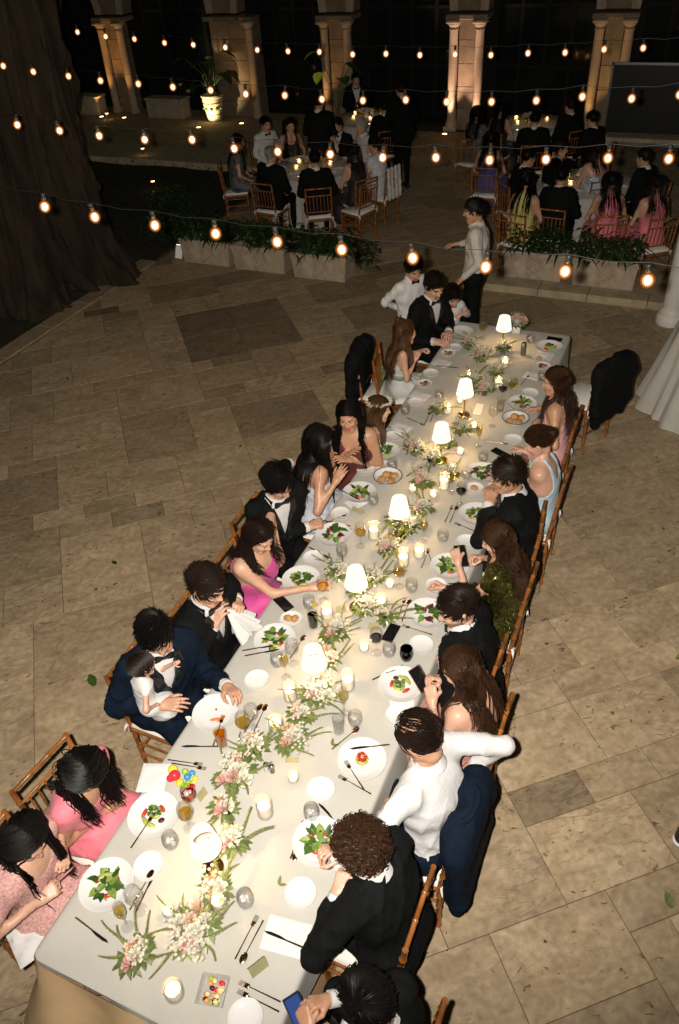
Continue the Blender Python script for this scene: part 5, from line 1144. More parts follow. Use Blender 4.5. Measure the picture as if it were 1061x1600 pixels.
# --- cutlery
def cutl(kind):
    m = MB()
    if kind == 'knife':
        m.tube([(0, -.11, .004), (0, -.10, .005), (0, .0, .004)], [.003, .0048, .0036], 7); k = len(m.v)
        m.add([(-.003, 0, .003), (.004, 0, .003), (.0085, .03, .003), (.009, .075, .003), (.002, .108, .003), (-.005, .09, .003), (-.004, .03, .003)]+[(-.003, 0, .0045), (.004, 0, .0045), (.0085, .03, .0045), (.009, .075, .0045), (.002, .108, .0045), (-.005, .09, .0045), (-.004, .03, .0045)],
              [(6, 5, 4, 3, 2, 1, 0), (7, 8, 9, 10, 11, 12, 13)]+[(i, (i+1) % 7, 7+(i+1) % 7, 7+i) for i in range(7)], 1)
    else:
        m.tube([(0, -.10, .003), (0, -.02, .004), (0, .04, .006), (0, .052, .004)], [.004, .003, .0022, .003], 7)
        if kind == 'fork':
            m.box((0, .062, .005), (.020, .022, .0025), bev=.001)
            for i in range(4): m.tube([(-.0085+.0057*i, .072, .005), (-.0085+.0057*i, .10, .007)], .0014, 5)
        else: m.ball((0, .075, .0055), (.016, .026, .0035), 14, 6)
    return shared(m, kind, ['copper', 'darksteel'])
CT = {k: cutl(k) for k in ('knife', 'fork', 'spoon')}
def cut(kind, x0, y0, x1, y1, z=.7534, sc=None):
    a, b = at(x0, y0, z), at(x1, y1, z); d = b-a; c_ = (a+b)/2; o = link(kind, CT[kind], None, (c_[0], c_[1], z), math.atan2(d[1], d[0])-math.pi/2)
    o.scale = (1, 1, 1); prop(o, {'knife': 'dark bladed knife', 'fork': 'copper coloured fork', 'spoon': 'copper coloured spoon'}[kind]+' by '+by((x0+x1)/2, (y0+y1)/2), kind, 'cutlery on the long table')
for a in (('knife', 117, 1433, 172, 1475), ('fork', 266, 1188, 313, 1195), ('fork', 269, 1193, 322, 1202), ('fork', 372, 1490, 398, 1440), ('spoon', 406, 1449, 382, 1495), ('fork', 437, 1565, 376, 1536), ('fork', 432, 1579, 376, 1551), ('knife', 481, 1484, 412, 1455, .762), ('fork', 456, 1336, 473, 1289), ('spoon', 480, 1296, 463, 1336),
          ('knife', 529, 1290, 507, 1266), ('fork', 580, 1241, 529, 1213), ('knife', 608, 1164, 546, 1171, .782), ('fork', 566, 1230, 543, 1195, .782), ('knife', 337, 1167, 289, 1167), ('fork', 335, 1160, 347, 1124, .782), ('spoon', 385, 1140, 407, 1104), ('spoon', 399, 1139, 414, 1107), ('knife', 482, 855, 521, 875), ('fork', 675, 992, 629, 978), ('fork', 622, 965, 632, 938),
          ('spoon', 630, 966, 639, 942), ('fork', 696, 814, 706, 793), ('spoon', 704, 814, 713, 794), ('fork', 743, 831, 716, 820), ('knife', 588, 1060, 625, 1042, .77), ('knife', 510, 815, 545, 822), ('fork', 512, 820, 546, 828), ('knife', 390, 1024, 430, 1016, .78), ('knife', 392, 1015, 420, 1010, .78), ('spoon', 458, 1022, 472, 1000), ('knife', 536, 768, 556, 778, .78), ('knife', 592, 663, 622, 672), ('knife', 682, 572, 716, 575, .762),
          ('fork', 215, 1310, 232, 1285, .782), ('spoon', 213, 1405, 230, 1376), ('knife', 225, 1400, 236, 1376), ('spoon', 668, 860, 676, 885), ('fork', 660, 884, 669, 862), ('fork', 516, 815, 536, 807), ('spoon', 535, 1158, 545, 1150), ('fork', 760, 690, 790, 694), ('fork', 800, 644, 812, 620), ('knife', 640, 742, 660, 730), ('fork', 672, 660, 680, 640), ('spoon', 664, 662, 672, 645), ('spoon', 815, 600, 826, 588), ('fork', 640, 655, 660, 664)): cut(*a)
# --- napkins and cards
def sheet(w, l, seed, amp=.004, n=10, folds=0):
    random.seed(seed); V = []; Fc = []
    for lay, z0 in ((0, .001), (1, .006)):
        k = len(V)
        for i in range(n+1):
            for j in range(n+1):
                x = -w/2+w*i/n; y = -l/2+l*j/n; e = min(i, n-i, j, n-j); V.append((x, y, z0+(lay*(amp*(math.sin(x*60+seed)*math.sin(y*45+seed*2)+1)*.5 if e else -.003))))
        for i in range(n):
            for j in range(n): q = k+i*(n+1)+j; f_ = (q, q+n+1, q+n+2, q+1); Fc.append(f_ if lay else f_[::-1])
    m = MB(); m.add(V, Fc); return m
def napkin(px, py, w, l, deg, seed=1, lab=None):
    P = tub(px, py, 0); o = sheet(w, l, seed).obj('napkin', 'linen'); o.location = tuple(P); o.rotation_euler = (0, 0, math.radians(deg)); prop(o, 'folded white napkin by '+by(px, py), 'napkin', 'napkins on the long table')
for px, py, w, l, dg in ((447, 1464, .20, .15, 8), (690, 568, .14, .17, 75), (656, 619, .13, .18, 78), (831, 588, .13, .15, 80), (850, 557, .16, .17, 84), (627, 669, .12, .17, 76), (590, 723, .14, .12, 70), (556, 786, .14, .13, 60), (240, 1216, .15, .17, 20), (748, 640, .07, .18, 5), (335, 1098, .12, .12, 30), (628, 1100, .14, .14, 20)): napkin(px, py, w, l, dg, px % 7)
def tent(px, py, w, h, deg, mat, stem):
    P = tub(px, py, h); m = MB(); s = h*.5
    m.add([(-w/2, -s, 0), (w/2, -s, 0), (w/2, 0, h), (-w/2, 0, h), (-w/2, s, 0), (w/2, s, 0), (-w/2, -s+.002, 0), (w/2, -s+.002, 0), (w/2, 0, h-.003), (-w/2, 0, h-.003), (-w/2, s-.002, 0), (w/2, s-.002, 0)], [(0, 1, 2, 3), (3, 2, 5, 4), (7, 6, 9, 8), (8, 9, 10, 11)])
    o = m.obj('place_card', mat, None, False); o.location = tuple(P); o.rotation_euler = (0, 0, math.radians(deg)); prop(o, stem+' by '+by(px, py), 'place card', 'place cards on the long table')
for a in ((402, 1508, .085, .05, 60), (313, 1240, .06, .045, 80), (584, 977, .07, .04, 15), (533, 950, .06, .045, 30), (605, 868, .06, .05, 20), (606, 846, .08, .05, -20), (560, 797, .10, .03, -14), (803, 596, .06, .05, 50), (456, 1186, .07, .03, 20)): tent(*a, 'card_olive', 'olive green folded place card')
# --- phones lying about
def phone(P, rz, mat, label, tilt=None, s=1.0, rot=None):
    t = thing('phone', label, 'phone', P, rz); m = MB(); m.box((0, 0, .005), (.074*s, .150*s, .009), bev=.004); m.obj('body', mat, t)
    m = MB(); m.box((0, 0, .0098), (.068*s, .143*s, .0012)); m.obj('screen', 'phone_black', t, False)
    m = MB(); m.box((-.018*s, .052*s, -.0008), (.028*s, .03*s, .002), bev=.0008); m.obj('camera_lens', 'phone_black', t, False)
    if rot: t.rotation_euler = rot
    return t
phone(tub(443, 944, 0), 1.05, 'phone_black', 'black phone lying on the cloth by the woman in magenta'); phone(tub(611, 990, 0), -.05, 'phone_black', 'black phone lying on the cloth by the bearded man'); phone(tub(866, 531, 0), 1.5, 'phone_black', 'black phone lying at the far right corner of the table')
phone(tub(781, 709, 0), 1.1, 'phone_case', 'brown cased phone lying by the woman in pale blue')
# --- odds and ends
for k, (px, py) in enumerate(((416, 1199), (425, 1202))):
    t = thing('shaker', ('glass salt shaker, left of the pair by the rose cluster', 'glass pepper shaker, right of the pair by the rose cluster')[k], 'shaker', tub(px, py, .06)); m = MB(); m.lathe([(.014, 0), (.013, .045)], 8); m.obj('glass', 'glass_ribbed', t); m = MB(); m.lathe([(.012, .002), (.012, .035)], 8); m.obj('spice', 'linen' if k == 0 else 'bark', t); m = MB(); m.lathe([(.0135, .045), (.014, .06), (.008, .066)], 12); m.obj('cap', 'metal_grey', t)
t = thing('soda_can', 'slim silver drinks can near the far end of the table', 'can', tub(818, 546, .12)); m = MB(); m.lathe([(.022, 0), (.0265, .006), (.0265, .118), (.022, .127), (.021, .128)], 24, cap1=False); m.obj('body', 'metal_grey', t); m = MB(); m.lathe([(.0, .125), (.021, .1265)], 20, cap0=False, cap1=False); m.obj('lid', 'darksteel', t)
t = thing('fruit_tray', 'clear square tray of cut fruit and berries at the near end', 'tray', tub(333, 1549, .03), .25); m = MB(); s_ = .062
V = []
for zz, k in ((0, .85), (.035, 1.0), (.035, .97), (.003, .82)): V += [(-s_*k, -s_*k, zz), (s_*k, -s_*k, zz), (s_*k, s_*k, zz), (-s_*k, s_*k, zz)]
m.add(V, [(3, 2, 1, 0)]+[(r*4+i, r*4+(i+1) % 4, r*4+4+(i+1) % 4, r*4+4+i) for r in range(3) for i in range(4)]+[(12, 13, 14, 15)]); m.obj('tray', 'clear_plastic', t, False)
random.seed(4); FT = t; t = thing('fruit_salad', 'cut melon, berries and grapes heaped in the clear square tray', 'fruit', FT.location)
for k in range(26):
    mt = random.choice(('fruit_orange', 'toy_red', 'fruit_dark', 'fruit_melon', 'avocado', 'fruit_melon')); a = MB(); a.ball((0, 0, 0), (.013, .011, .009), 8, 5, jit=.1); o = a.obj('fruit_piece', mt, t); o.location = (random.uniform(-.043, .043), random.uniform(-.043, .043), .013+random.random()*.018)
t = thing('rattle', 'colourful baby rattle of yellow red and blue beads on the napkin', 'baby toy', tub(284, 1216, .03), .3)
for k, (x, y, z, r, mt) in enumerate(((-.055, .035, .03, .027, 'toy_yellow'), (-.035, .0, .035, .030, 'toy_red'), (-.06, -.01, .02, .02, 'toy_red'), (.0, -.03, .02, .020, 'toy_yellow'), (.02, -.045, .018, .016, 'toy_green'), (.045, -.03, .018, .018, 'toy_green'), (.03, .005, .02, .018, 'toy_blue'), (.05, .03, .018, .017, 'toy_blue'), (.075, .0, .016, .015, 'toy_yellow'), (.07, -.045, .016, .016, 'toy_red'), (.01, .035, .02, .018, 'toy_green'))):
    m = MB(); m.ball((0, 0, 0), r, 14, 9); o = m.obj('bead', mt, t); o.location = (x, y, z)
m = MB(); m.tube([(-.03, -.02, .02), (.03, -.05, .018), (.08, -.02, .018), (.05, .03, .018)], .006, 8); m.obj('ring', 'toy_yellow', t)
# --- flowers
def rose(mat, seed, r=.034):
    random.seed(seed); m = MB()
    for ring, (n, rad, op, hh) in enumerate(((3, .22, .08, 1.0), (4, .42, .28, .98), (5, .66, .60, .86), (6, .92, 1.05, .62))):
        for k in range(n):
            a0 = 6.283*k/n+ring*.7+random.uniform(-.15, .15); wd = 6.283/n*.72; V = []; Fc = []
            for i in range(4):
                for j in range(4):
                    v = i/3; u = (j/3-.5)*wd*(1-.25*v*v); rr_ = r*rad*(.35+.75*v**.8+op*.14*v*v); z = r*(hh*1.35*v-.25*op*v**3)-(.10*r*abs(j-1.5)/1.5*v)
                    V.append((rr_*math.cos(a0+u), rr_*math.sin(a0+u), z))
            for i in range(3):
                for j in range(3): q = i*4+j; Fc.append((q, q+1, q+5, q+4))
            m.add(V, Fc)
    m.ball((0, 0, .012), (.008, .008, .018), 8, 5); return shared(m, 'rose', mat)
ROSE = [rose('rose_pink', 1), rose('rose_white', 2, .037), rose('rose_peach', 3), rose('rose_white', 4, .03), rose('rose_pink', 5, .027)]
def spike(seed, L_=.16):
    random.seed(seed); m = MB(); P = [(.018*math.sin(t*3+seed), L_*t, .012+.05*t*(1-t)+.02*t) for t in np.linspace(0, 1, 7)]; m.tube(P, np.linspace(.0022, .001, 7), 5, 0)
    for k in range(46):
        t = .22+.78*k/46; a = k*2.4; r = .012*(1-t*.75); c_ = np.array([.018*math.sin(t*3+seed), L_*t, .012+.05*t*(1-t)+.02*t]); d = np.array([math.cos(a), .9, math.sin(a)]); m.leaf(c_, d, (0, .2, 1), .013*(1.2-t*.9), .006, 1, .1, 2)
    return shared(m, 'spike', ['stem', 'leaf_light'])
SPK = [spike(1), spike(2, .20), spike(3, .13)]
def filler(seed, n=34, R=.06, mats=('blossom', 'blossom_white', 'stem')):
    random.seed(seed); m = MB()
    for k in range(n):
        a, e = random.uniform(0, 6.28), random.uniform(.1, 1.4); r = R*random.uniform(.5, 1.15); p = np.array([r*math.cos(a)*math.cos(e), r*math.sin(a)*math.cos(e), .03+r*math.sin(e)*1.3]); m.tube([(0, 0, .01), p], .0009, 3, 2, False)
        q = random.choice((0, 1))
        for j in range(5): b = j*1.257+a; m.leaf(p, (math.cos(b), math.sin(b), .35), (0, 0, 1), .0095, .008, q, 0, 2)
    return shared(m, 'blossom_spray', list(mats))
FIL = [filler(1), filler(2, 40, .075), filler(3, 60, .055, ('blossom_white', 'rose_white', 'stem'))]
def lfm(seed):
    random.seed(seed); m = MB()
    for k in range(7): a = random.uniform(0, 6.28); m.leaf((.02*math.cos(a), .02*math.sin(a), .03+random.random()*.03), (math.cos(a), math.sin(a), random.uniform(-.1, .5)), (0, 0, 1), random.uniform(.04, .075), random.uniform(.018, .03), 0, .4, 3)
    return shared(m, 'leaves', 'leaf_green')
LFS = [lfm(1), lfm(2)]
m = MB(); m.lathe([(.022, 0), (.024, .003), (.014, .012), (.016, .02), (.038, .04), (.042, .058), (.039, .057), (.034, .042), (0, .028)], 24); COMP = shared(m, 'compote', 'metal_grey')
m = MB(); m.box((0, 0, .045), (.075, .075, .09), bev=.004); BOXV = shared(m, 'box_vase', 'ceramic', False)
FN = [0]
def flowers(px, py, R, nr, ns, nf, label, dirs=None, pal=(1, 2, 0, 3, 1), box=False, loc=None, group='flower arrangements down the table', seed=None):
    FN[0] += 1; random.seed(seed or FN[0]*13+5); P = tub(px, py, .10) if loc is None else np.array(loc); t = thing('flower_arrangement', label, 'flowers', P, 0, group); link('box_vase' if box else 'compote', BOXV if box else COMP, t); zb = .06 if box else .035
    for k in range(nr):
        a = k*2.4+random.uniform(-.3, .3); r = R*.62*math.sqrt((k+.4)/max(nr, 1)); o = link('rose', ROSE[pal[k % len(pal)]], t, (r*math.cos(a), r*math.sin(a), zb+.035+random.uniform(-.012, .03)+.03*(1-r/R))); o.rotation_euler = (-math.sin(a)*.7*r/R+random.uniform(-.2, .2), math.cos(a)*.7*r/R+random.uniform(-.2, .2), a); s_ = random.uniform(.85, 1.12); o.scale = (s_,)*3
    for k in range(ns+2):
        a = (math.radians(dirs[k % len(dirs)]) if dirs else 6.283*k/max(ns, 1))+random.uniform(-.15, .15); o = link('flower_spike', SPK[k % 3], t, (R*.35*math.cos(a), R*.35*math.sin(a), zb+.02)); o.rotation_euler = (random.uniform(.0, .35), random.uniform(-.3, .3), a-math.pi/2)
    for k in range(nf): a = random.uniform(0, 6.28); r = R*.62*random.random(); link('blossom_spray', FIL[k % 3], t, (r*math.cos(a), r*math.sin(a), zb), a)
    for k in range(4+nr//2): a = random.uniform(0, 6.28); r = R*.45; link('foliage', LFS[k % 2], t, (r*math.cos(a), r*math.sin(a), zb-.01), a)
    return t
for a in ((305, 1462, .15, 7, 8, 5, 'large flower arrangement of pink and white roses, nearest the camera', (60, 95, 130, 200, 250, 330, 20, 165)), (212, 1497, .08, 4, 4, 1, 'small cluster of cream roses at the near left table corner', (100, 150, 210, 10)), (368, 1212, .13, 8, 6, 3, 'cluster of pink roses by the colourful baby rattle', (300, 285, 330, 30, 100, 150)), (361, 1318, .08, 5, 3, 1, 'pink and white roses right beside the nearest table lamp', (80, 30, 280)),
          (454, 1158, .09, 4, 5, 2, 'small arrangement with radiating green spikes near the salt shakers', (150, 20, 40, 330, 90)), (498, 1085, .13, 7, 4, 5, 'large pink arrangement between the second lamp and tall water glass', (330, 210, 30, 120)), (522, 991, .09, 4, 5, 2, 'white arrangement with green spikes just behind the second table lamp', (170, 30, 70, 10, 100)), (571, 951, .07, 1, 1, 3, 'low spray of white blossom at the foot of the third lamp'), (529, 897, .08, 1, 4, 2, 'green and white sprig arrangement left of the third lamp', (170, 140, 20, 100)),
          (608, 858, .09, 3, 3, 2, 'pink buds and green spikes in front of the fourth lamp', (80, 60, 300)), (657, 798, .11, 5, 3, 4, 'pink and cream arrangement right of the fourth lamp', (120, 100, 200)), (650, 704, .12, 3, 4, 6, 'large white blossom arrangement by the flower girl', (150, 130, 20, 300)), (660, 755, .10, 4, 3, 4, 'white stock arrangement between fourth and fifth lamps', (100, 80, 130)), (684, 640, .08, 0, 0, 4, 'airy white blossom cluster left of the sixth lamp'),
          (752, 558, .13, 4, 4, 6, 'large airy white arrangement between the two farthest lamps', (160, 130, 20, 0)), (757, 610, .10, 3, 5, 4, 'white and green arrangement right of the sixth lamp', (40, 60, 200, 100, 120)), (720, 672, .08, 1, 4, 3, 'leafy green sprigs at the foot of the sixth lamp', (300, 330, 250, 20)), (604, 963, .07, 0, 4, 1, 'loose green sprigs by the bearded man', (10, 30, 60, 350)), (735, 540, .09, 2, 3, 4, 'white blossom arrangement nearest the small boy', (120, 160, 60))): flowers(*a)
for k, (px, py, r, nr, ns, nf, dr) in enumerate(((702, 745, .06, 1, 2, 2, (60, 120)), (640, 826, .06, 2, 3, 1, (70, 110, 280)), (676, 720, .06, 1, 3, 2, (80, 20)), (738, 596, .07, 1, 3, 3, (120, 60, 200)), (774, 584, .06, 1, 2, 2, (30, 80)), (700, 693, .06, 2, 2, 1, (100, 250)), (786, 545, .06, 2, 3, 2, (40, 100)), (470, 1122, .06, 2, 4, 1, (80, 20, 140, 300)),
      (398, 1172, .07, 2, 4, 2, (60, 30, 200)), (352, 1266, .06, 3, 4, 1, (95, 85, 270)), (338, 1392, .06, 2, 3, 2, (80, 110, 60)), (560, 925, .05, 1, 3, 1, (100, 30)), (618, 818, .06, 2, 3, 1, (70, 250)), (585, 905, .06, 1, 3, 2, (20, 60)), (515, 1035, .06, 2, 4, 1, (60, 100, 230)))):
    o = flowers(px, py, r, nr, ns, nf, 'x', dr); prop(o, 'small bud arrangement with green sprigs beside '+bylamp(px, py), 'flowers')
flowers(808, 512, .12, 7, 2, 6, 'white box vase of pink and yellow flowers at the far end', None, (4, 0, 1, 2), True)
for px, py, lb in ((519, 1165, 'pair of loose green leaves left of the red salad'), (436, 1383, 'pair of loose green leaves beside the side plate of the curly haired man')):
    m = MB(); m.leaf((0, 0, .002), (-.3, 1, .15), (0, 0, 1), .045, .018, 0, .1, 3); m.leaf((0, 0, .002), (1, .35, .15), (0, 0, 1), .04, .016, 0, .1, 3); o = m.obj('loose_leaf', 'leaf_light'); o.location = tuple(tub(px, py, 0)); tag(o, lb, 'leaf')
# white cloth of a cocktail table at the right edge
P = at(1062, 560, .5); t = thing('cocktail_table', 'tall round table under floor length white cloth at the right edge', 'table', (P[0]+.32, P[1]+.0, 0)); m = MB()
m.lathe([(.62, .01), (.50, .45), (.40, .9), (.375, 1.04), (.36, 1.055), (.0, 1.06)], 90, lob=lambda a, z: (.06*math.sin(9*a+1.2*math.sin(2*a+z))+.04*math.sin(17*a+2*math.sin(3*a))+.015*math.sin(31*a+z*4))*max(0, min(1, (1.0-z)/.6)), cap0=False, cap1=False); m.obj('cloth', 'cloth_white', t)
# somebody's shoe stepping in at the right edge
P = at(1050, 1306, .03); t = thing('shoe', 'dark shoe with pale sole stepping in at the right edge', 'shoe', (P[0]+.06, P[1], 0), -1.75); f = Fld((-.09, -.08, -.02), (.09, .26, .16), .008); f.cap((0, 0, .05), (0, .14, .042), .042, .040, .03).cap((0, -.01, .05), (0, -.01, .12), .04, .038, .02); f.keep((0, 0, -1), -.018); V, Q = f.mesh(); mk('upper', V, Q, 'leather', t)
f = Fld((-.09, -.09, -.03), (.09, .27, .06), .007); f.cap((0, -.01, .015), (0, .15, .015), .046, .045, .01); f.keep((0, 0, -1), -.002); f.keep((0, 0, 1), .024); V, Q = f.mesh(); mk('sole', V, Q, 'plastic_white', t)
# ================================================================== THE PEOPLE AT THE LONG TABLE
# left side, from the camera
person('lacegirl', 'woman with long dark hair in pale pink lace dress looking down at her phone', (38, 1312), 8, 14, hrot=(-14, 34, 0), sex='f', s=.98, skin='fair', hairs=('long', 'black'), hlen=.42, outfit='tee', color='lace', L=(100, 1348, .84), R=(84, 1396, .82), hl='grip', hr='grip', hpart=.0)
person('pinkdress', 'woman in bright pink dress bending her head over clasped hands', (126, 1205), 3, 18, side=-6, hrot=(-34, 52, -14), sex='f', s=1.0, skin='tan', hairs=('long', 'black'), hlen=.24, hwave=.02, outfit='cap', color='pink', L=(180, 1244, .66), R=(186, 1254, .66), hl='grip', hr='grip', hclamp=False, elb=(.3, -.3, -.8), elbl=(.1, -.25, -.9))
person('dad', 'man with thick black hair in dark navy suit holding a baby in white', (243, 990), -18, 8, hrot=(-26, 24, 12), s=1.04, skin='olive', hairs=('short', 'black'), hlen=.06, color='navy', L=(366, 1086, .80), R=(268, 1108, .80), hl='relax', hr='flat', elbl=(0, -.5, -.5), twist=-12, beard=False)
person('napkinman', 'older man in black dinner suit holding up a white napkin', (322, 915), -8, 8, hrot=(-2, 18, 0), s=1.06, skin='fair', hairs=('short', 'dark'), hlen=.075, hpart=-.03, L=(372, 945, .98), R=(350, 968, 1.0), hl='grip', hr='relax')
person('magenta', 'woman in magenta dress reaching across the table toward a glass', (404, 838), -12, 12, hrot=(-4, 26, 0), sex='f', s=1.0, skin='fair', hairs=('long', 'dark'), hlen=.20, hwave=.022, outfit='tank', color='magenta', L=(440, 868, .78), R=(503, 920, .84), hl='relax', hr='relax', elb=(.2, -.2, -.4))
person('groom', 'groom in black dinner suit resting his fist on the table beside the bride', (434, 752), -14, 9, hrot=(-8, 30, 4), s=1.06, skin='olive', hairs=('short', 'black'), hlen=.06, L=(458, 718, .98), R=(497, 822, .80), hl='relax', hr='fist', elbl=(-1, -.7, .1), twist=-14)
person('bride', 'bride with long black hair in strapless white floral gown turned away', (499, 688), 42, 10, hrot=(28, 10, 0), sex='f', s=1.0, skin='tan', hairs=('long', 'black'), hlen=.36, outfit='strapless', color='bridal', L=(524, 716, 1.0), R=(534, 742, 1.02), hl='flat', hr='flat', nhair=560, hwave=.004)
person('brown', 'smiling woman in dark brown dress facing the bride with hand on chest', (545, 650), -78, 4, side=-4, hrot=(0, 8, 4), sex='f', s=1.0, skin='tan', hairs=('long', 'black'), hlen=.34, outfit='tank', color='brown_red', L=(536, 724, .86), R=('b', -.03, .17, .74), hl='flat', hr='flat')
person('flowergirl', 'little girl wearing a white flower crown and white dress', (592, 640), 20, 8, hrot=(10, 10, 0), sex='c', hscale=1.1, s=.72, skin='pale', hairs=('long', 'chestnut'), hlen=.22, hwave=.018, outfit='tank', color='white', L=(600, 684, .76), R=(594, 700, .74), seatz=.60)
person('bowgirl', 'girl in white dress with green sash bow and long wavy brown hair', (634, 520), 24, 6, hrot=(18, 8, 0), sex='c', s=.84, skin='fair', hairs=('long', 'chestnut'), hlen=.32, hwave=.022, outfit='tank', color='white', L=(668, 548, .84), R=(655, 556, .86), seatz=.56, nhair=380, hl='grip', hr='grip')
person('tuxdad', 'man in black dinner suit with receding hair sitting between two boys', (678, 446), -24, 10, hrot=(-14, 26, 0), s=1.06, skin='fair', hairs=('short', 'dark'), hlen=.035, L=(702, 526, .82), R=(688, 540, .80), hr='relax')
person('standboy', 'boy in white shirt and black bow tie standing behind the seated man', (646, 419), -30, 4, hrot=(-16, 26, 0), s=.86, hscale=1.12, skin='tan', hairs=('short', 'black'), hlen=.04, outfit='shirt', pose='stand', hz=1.38, R=(628, 484, .88), L=(656, 470, .9), elb=(.9, -.5, -.3))
person('smallboy', 'small boy in white shirt and black bow tie at the far corner', (707, 462), -42, 6, hrot=(-10, 30, 0), sex='m', s=.70, hscale=1.3, skin='fair', hairs=('short', 'dark'), hlen=.05, outfit='shirt', seatz=.60, L=(728, 488, .88), R=(722, 494, .86), hr='grip', hl='grip')
person('waiter', 'standing waiter in white shirt with one hand out, looking left', (741, 329), 190, 2, hrot=(2, 10, 0), s=1.02, skin='tan', hairs=('short', 'black'), hlen=.03, outfit='shirt', pose='stand', color='cream', hz=1.64, L=(715, 445, .92), R=(708, 384, 1.10), elbl=(.3, -.6, -.3), elb=(.2, -.5, -.6), stand_leg=.10, tie=False)
# right side, from the camera
person('phoneboy', 'boy in black suit holding a blue phone under the table edge', (575, 1562), 170, 10, hrot=(-6, 30, 0), s=.92, hscale=1.08, skin='tan', hairs=('short', 'black'), hlen=.06, L=(470, 1590, .80), R=(492, 1566, .80), hl='grip', hr='grip', seatz=.52)
person('curly', 'man with curly brown hair in black suit wiping his mouth with a napkin', (566, 1325), 172, 10, side=0, hrot=(2, 30, 0), s=1.0, hscale=.93, skin='fair', hairs=('curly', 'brown'), L=(528, 1372, 1.0), R=(508, 1330, .95), hl='grip', hr='grip', elbl=(.8, .1, -.6))
person('whiteshirt', 'balding man in white shirt with his right elbow thrust out sideways', (655, 1152), 168, 10, side=-6, hrot=(-4, 34, 0), s=1.06, skin='tan', hairs=('bald', 'dark'), outfit='shirt', color='navy_trousers', L=(606, 1262, .72), R=('b', .30, .0, .30), hl='relax', hr='relax', elb=(.7, -1, -.1), tie=False, elbl=(.8, .2, -.5))
person('dusty', 'woman with long brown hair in dusty pink dress photographing her plate', (722, 1046), 172, 8, hrot=(14, 26, 0), sex='f', s=1.0, skin='fair', hairs=('long', 'brown'), hlen=.34, outfit='lowback', color='dusty', L=(668, 1082, .90), R=(672, 1060, .92), hl='grip', hr='grip', hpart=-.01)
person('beardman', 'bearded man in black suit eating with his head turned to his plate', (714, 948), 176, 9, hrot=(44, 20, 0), s=1.04, skin='fair', hairs=('short', 'dark'), hlen=.05, L=(692, 1036, .78), R=(690, 915, .84), hr='grip', beard=True, hpart=.03)
person('sequins', 'woman in green sequined dress holding a phone over her plate', (778, 842), 176, 7, hrot=(22, 24, 0), sex='f', s=.98, skin='fair', hairs=('long', 'brown'), hlen=.34, hwave=.014, outfit='cap', color='sequin', L=(706, 868, .94), R=(738, 872, .90), hl='grip', hr='grip')
person('handsman', 'dark haired man in black suit with hands clasped before his face', (794, 742), 190, 9, hrot=(6, 16, 0), s=1.06, skin='tan', hairs=('short', 'dark'), hlen=.055, L=(758, 778, .98), R=(760, 766, 1.0), hl='fist', hr='fist', elb=(.8, .2, -.5), elbl=(.8, .2, -.5))
person('bluedress', 'woman with hair in a bun wearing a pale blue halter dress', (840, 690), 186, 7, hrot=(4, 30, 0), sex='f', s=.98, skin='fair', hairs=('bun', 'brown'), outfit='halter', color='pale_blue', L=(816, 712, .80), R=(812, 702, .80))
person('pinkback', 'woman with long wavy brown hair in pale pink dress near the far end', (868, 596), 182, 5, hrot=(16, 10, 0), sex='f', s=.98, skin='tan', hairs=('long', 'brown'), hlen=.36, hwave=.02, outfit='tank', color='pale_pink', L=(838, 664, .80), R=(832, 640, .80))
# ================================================================== WORN AND CARRIED THINGS
p = PEOPLE['flowergirl']; random.seed(2); m = MB()
for k in range(44):
    a = k*.285; c_ = np.array([.088*math.cos(a), -.012+.108*math.sin(a), .082+.012*math.sin(a)]); w = p['HM'][:3, :3]@(c_*p['hs'])+p['HM'][:3, 3]-p['loc']
    for j in range(6): b = random.uniform(0, 6.28); m.leaf(w+np.array([random.uniform(-.006, .006) for _ in range(3)]), (math.cos(b), math.sin(b), random.uniform(-.2, .9)), (0, 0, 1), .019, .016, 0, 0, 2)
m.obj('flower_crown', 'blossom_white', p['root'])
p = PEOPLE['bowgirl']; c_ = p['Bp'](0, -.135, .34)-p['loc']; r, u, b = p['rs'], p['up'], -p['fu']; m = MB()
for sx in (-1, 1):
    m.leaf(c_+b*.01, r*sx+u*.25+b*.35, b, .12, .085, 0, .1, 5, .5); m.leaf(c_, r*sx*.8-u*.15+b*.4, b, .11, .07, 0, .3, 5, .5); m.leaf(c_, -u+r*sx*.35+b*.35, b, .26, .06, 0, 0, 5, .3)
m.ball(c_+b*.02, .018, 10, 6); m.obj('sash_bow', 'sash_green', p['root'])
f = Fld(p['outer'].lo, p['outer'].lo+(p['outer'].n-1)*p['outer'].h, p['outer'].h); f.F = p['outer'].F-.006; c0 = p['H']+p['up']*.16*p['s']; f.keep(p['up'], c0@p['up']+.028); f.keep(-p['up'], -(c0@p['up'])+.028); V, Q = f.mesh(); mk('sash', V-p['loc'], Q, 'sash_green', p['root'])
person('baby', 'baby with dark hair in white dress held in the suited man\'s arm', (222, 1040), 50, 6, hrot=(10, 4, 0), sex='c', s=.46, hscale=1.28, skin='fair', hairs=('short', 'dark'), hlen=.055, outfit='cap', color='white', pose='kid', hz=1.13, L=(276, 1034, 1.10), R=('b', .12, .12, .2), cat='baby', hl='fist', elbl=(.2, .2, -.6))
def drape(P, L_, R_, rot, label, seed=1):
    m = MB(); m.lathe([(.006, 0), (.018, -.02*L_/.2), (R_*.45, -L_*.35), (R_*.8, -L_*.7), (R_, -L_)], 48, cap1=False, cap0=False, lob=lambda a, z: (.30*math.sin(4*a+seed)+.18*math.sin(9*a+2*seed)+.1*math.sin(15*a))*min(1, -z/(L_*.4)))
    o = m.obj('napkin', 'linen'); o.location = tuple(map(float, P)); o.rotation_euler = rot; tag(o, label, 'napkin'); return o
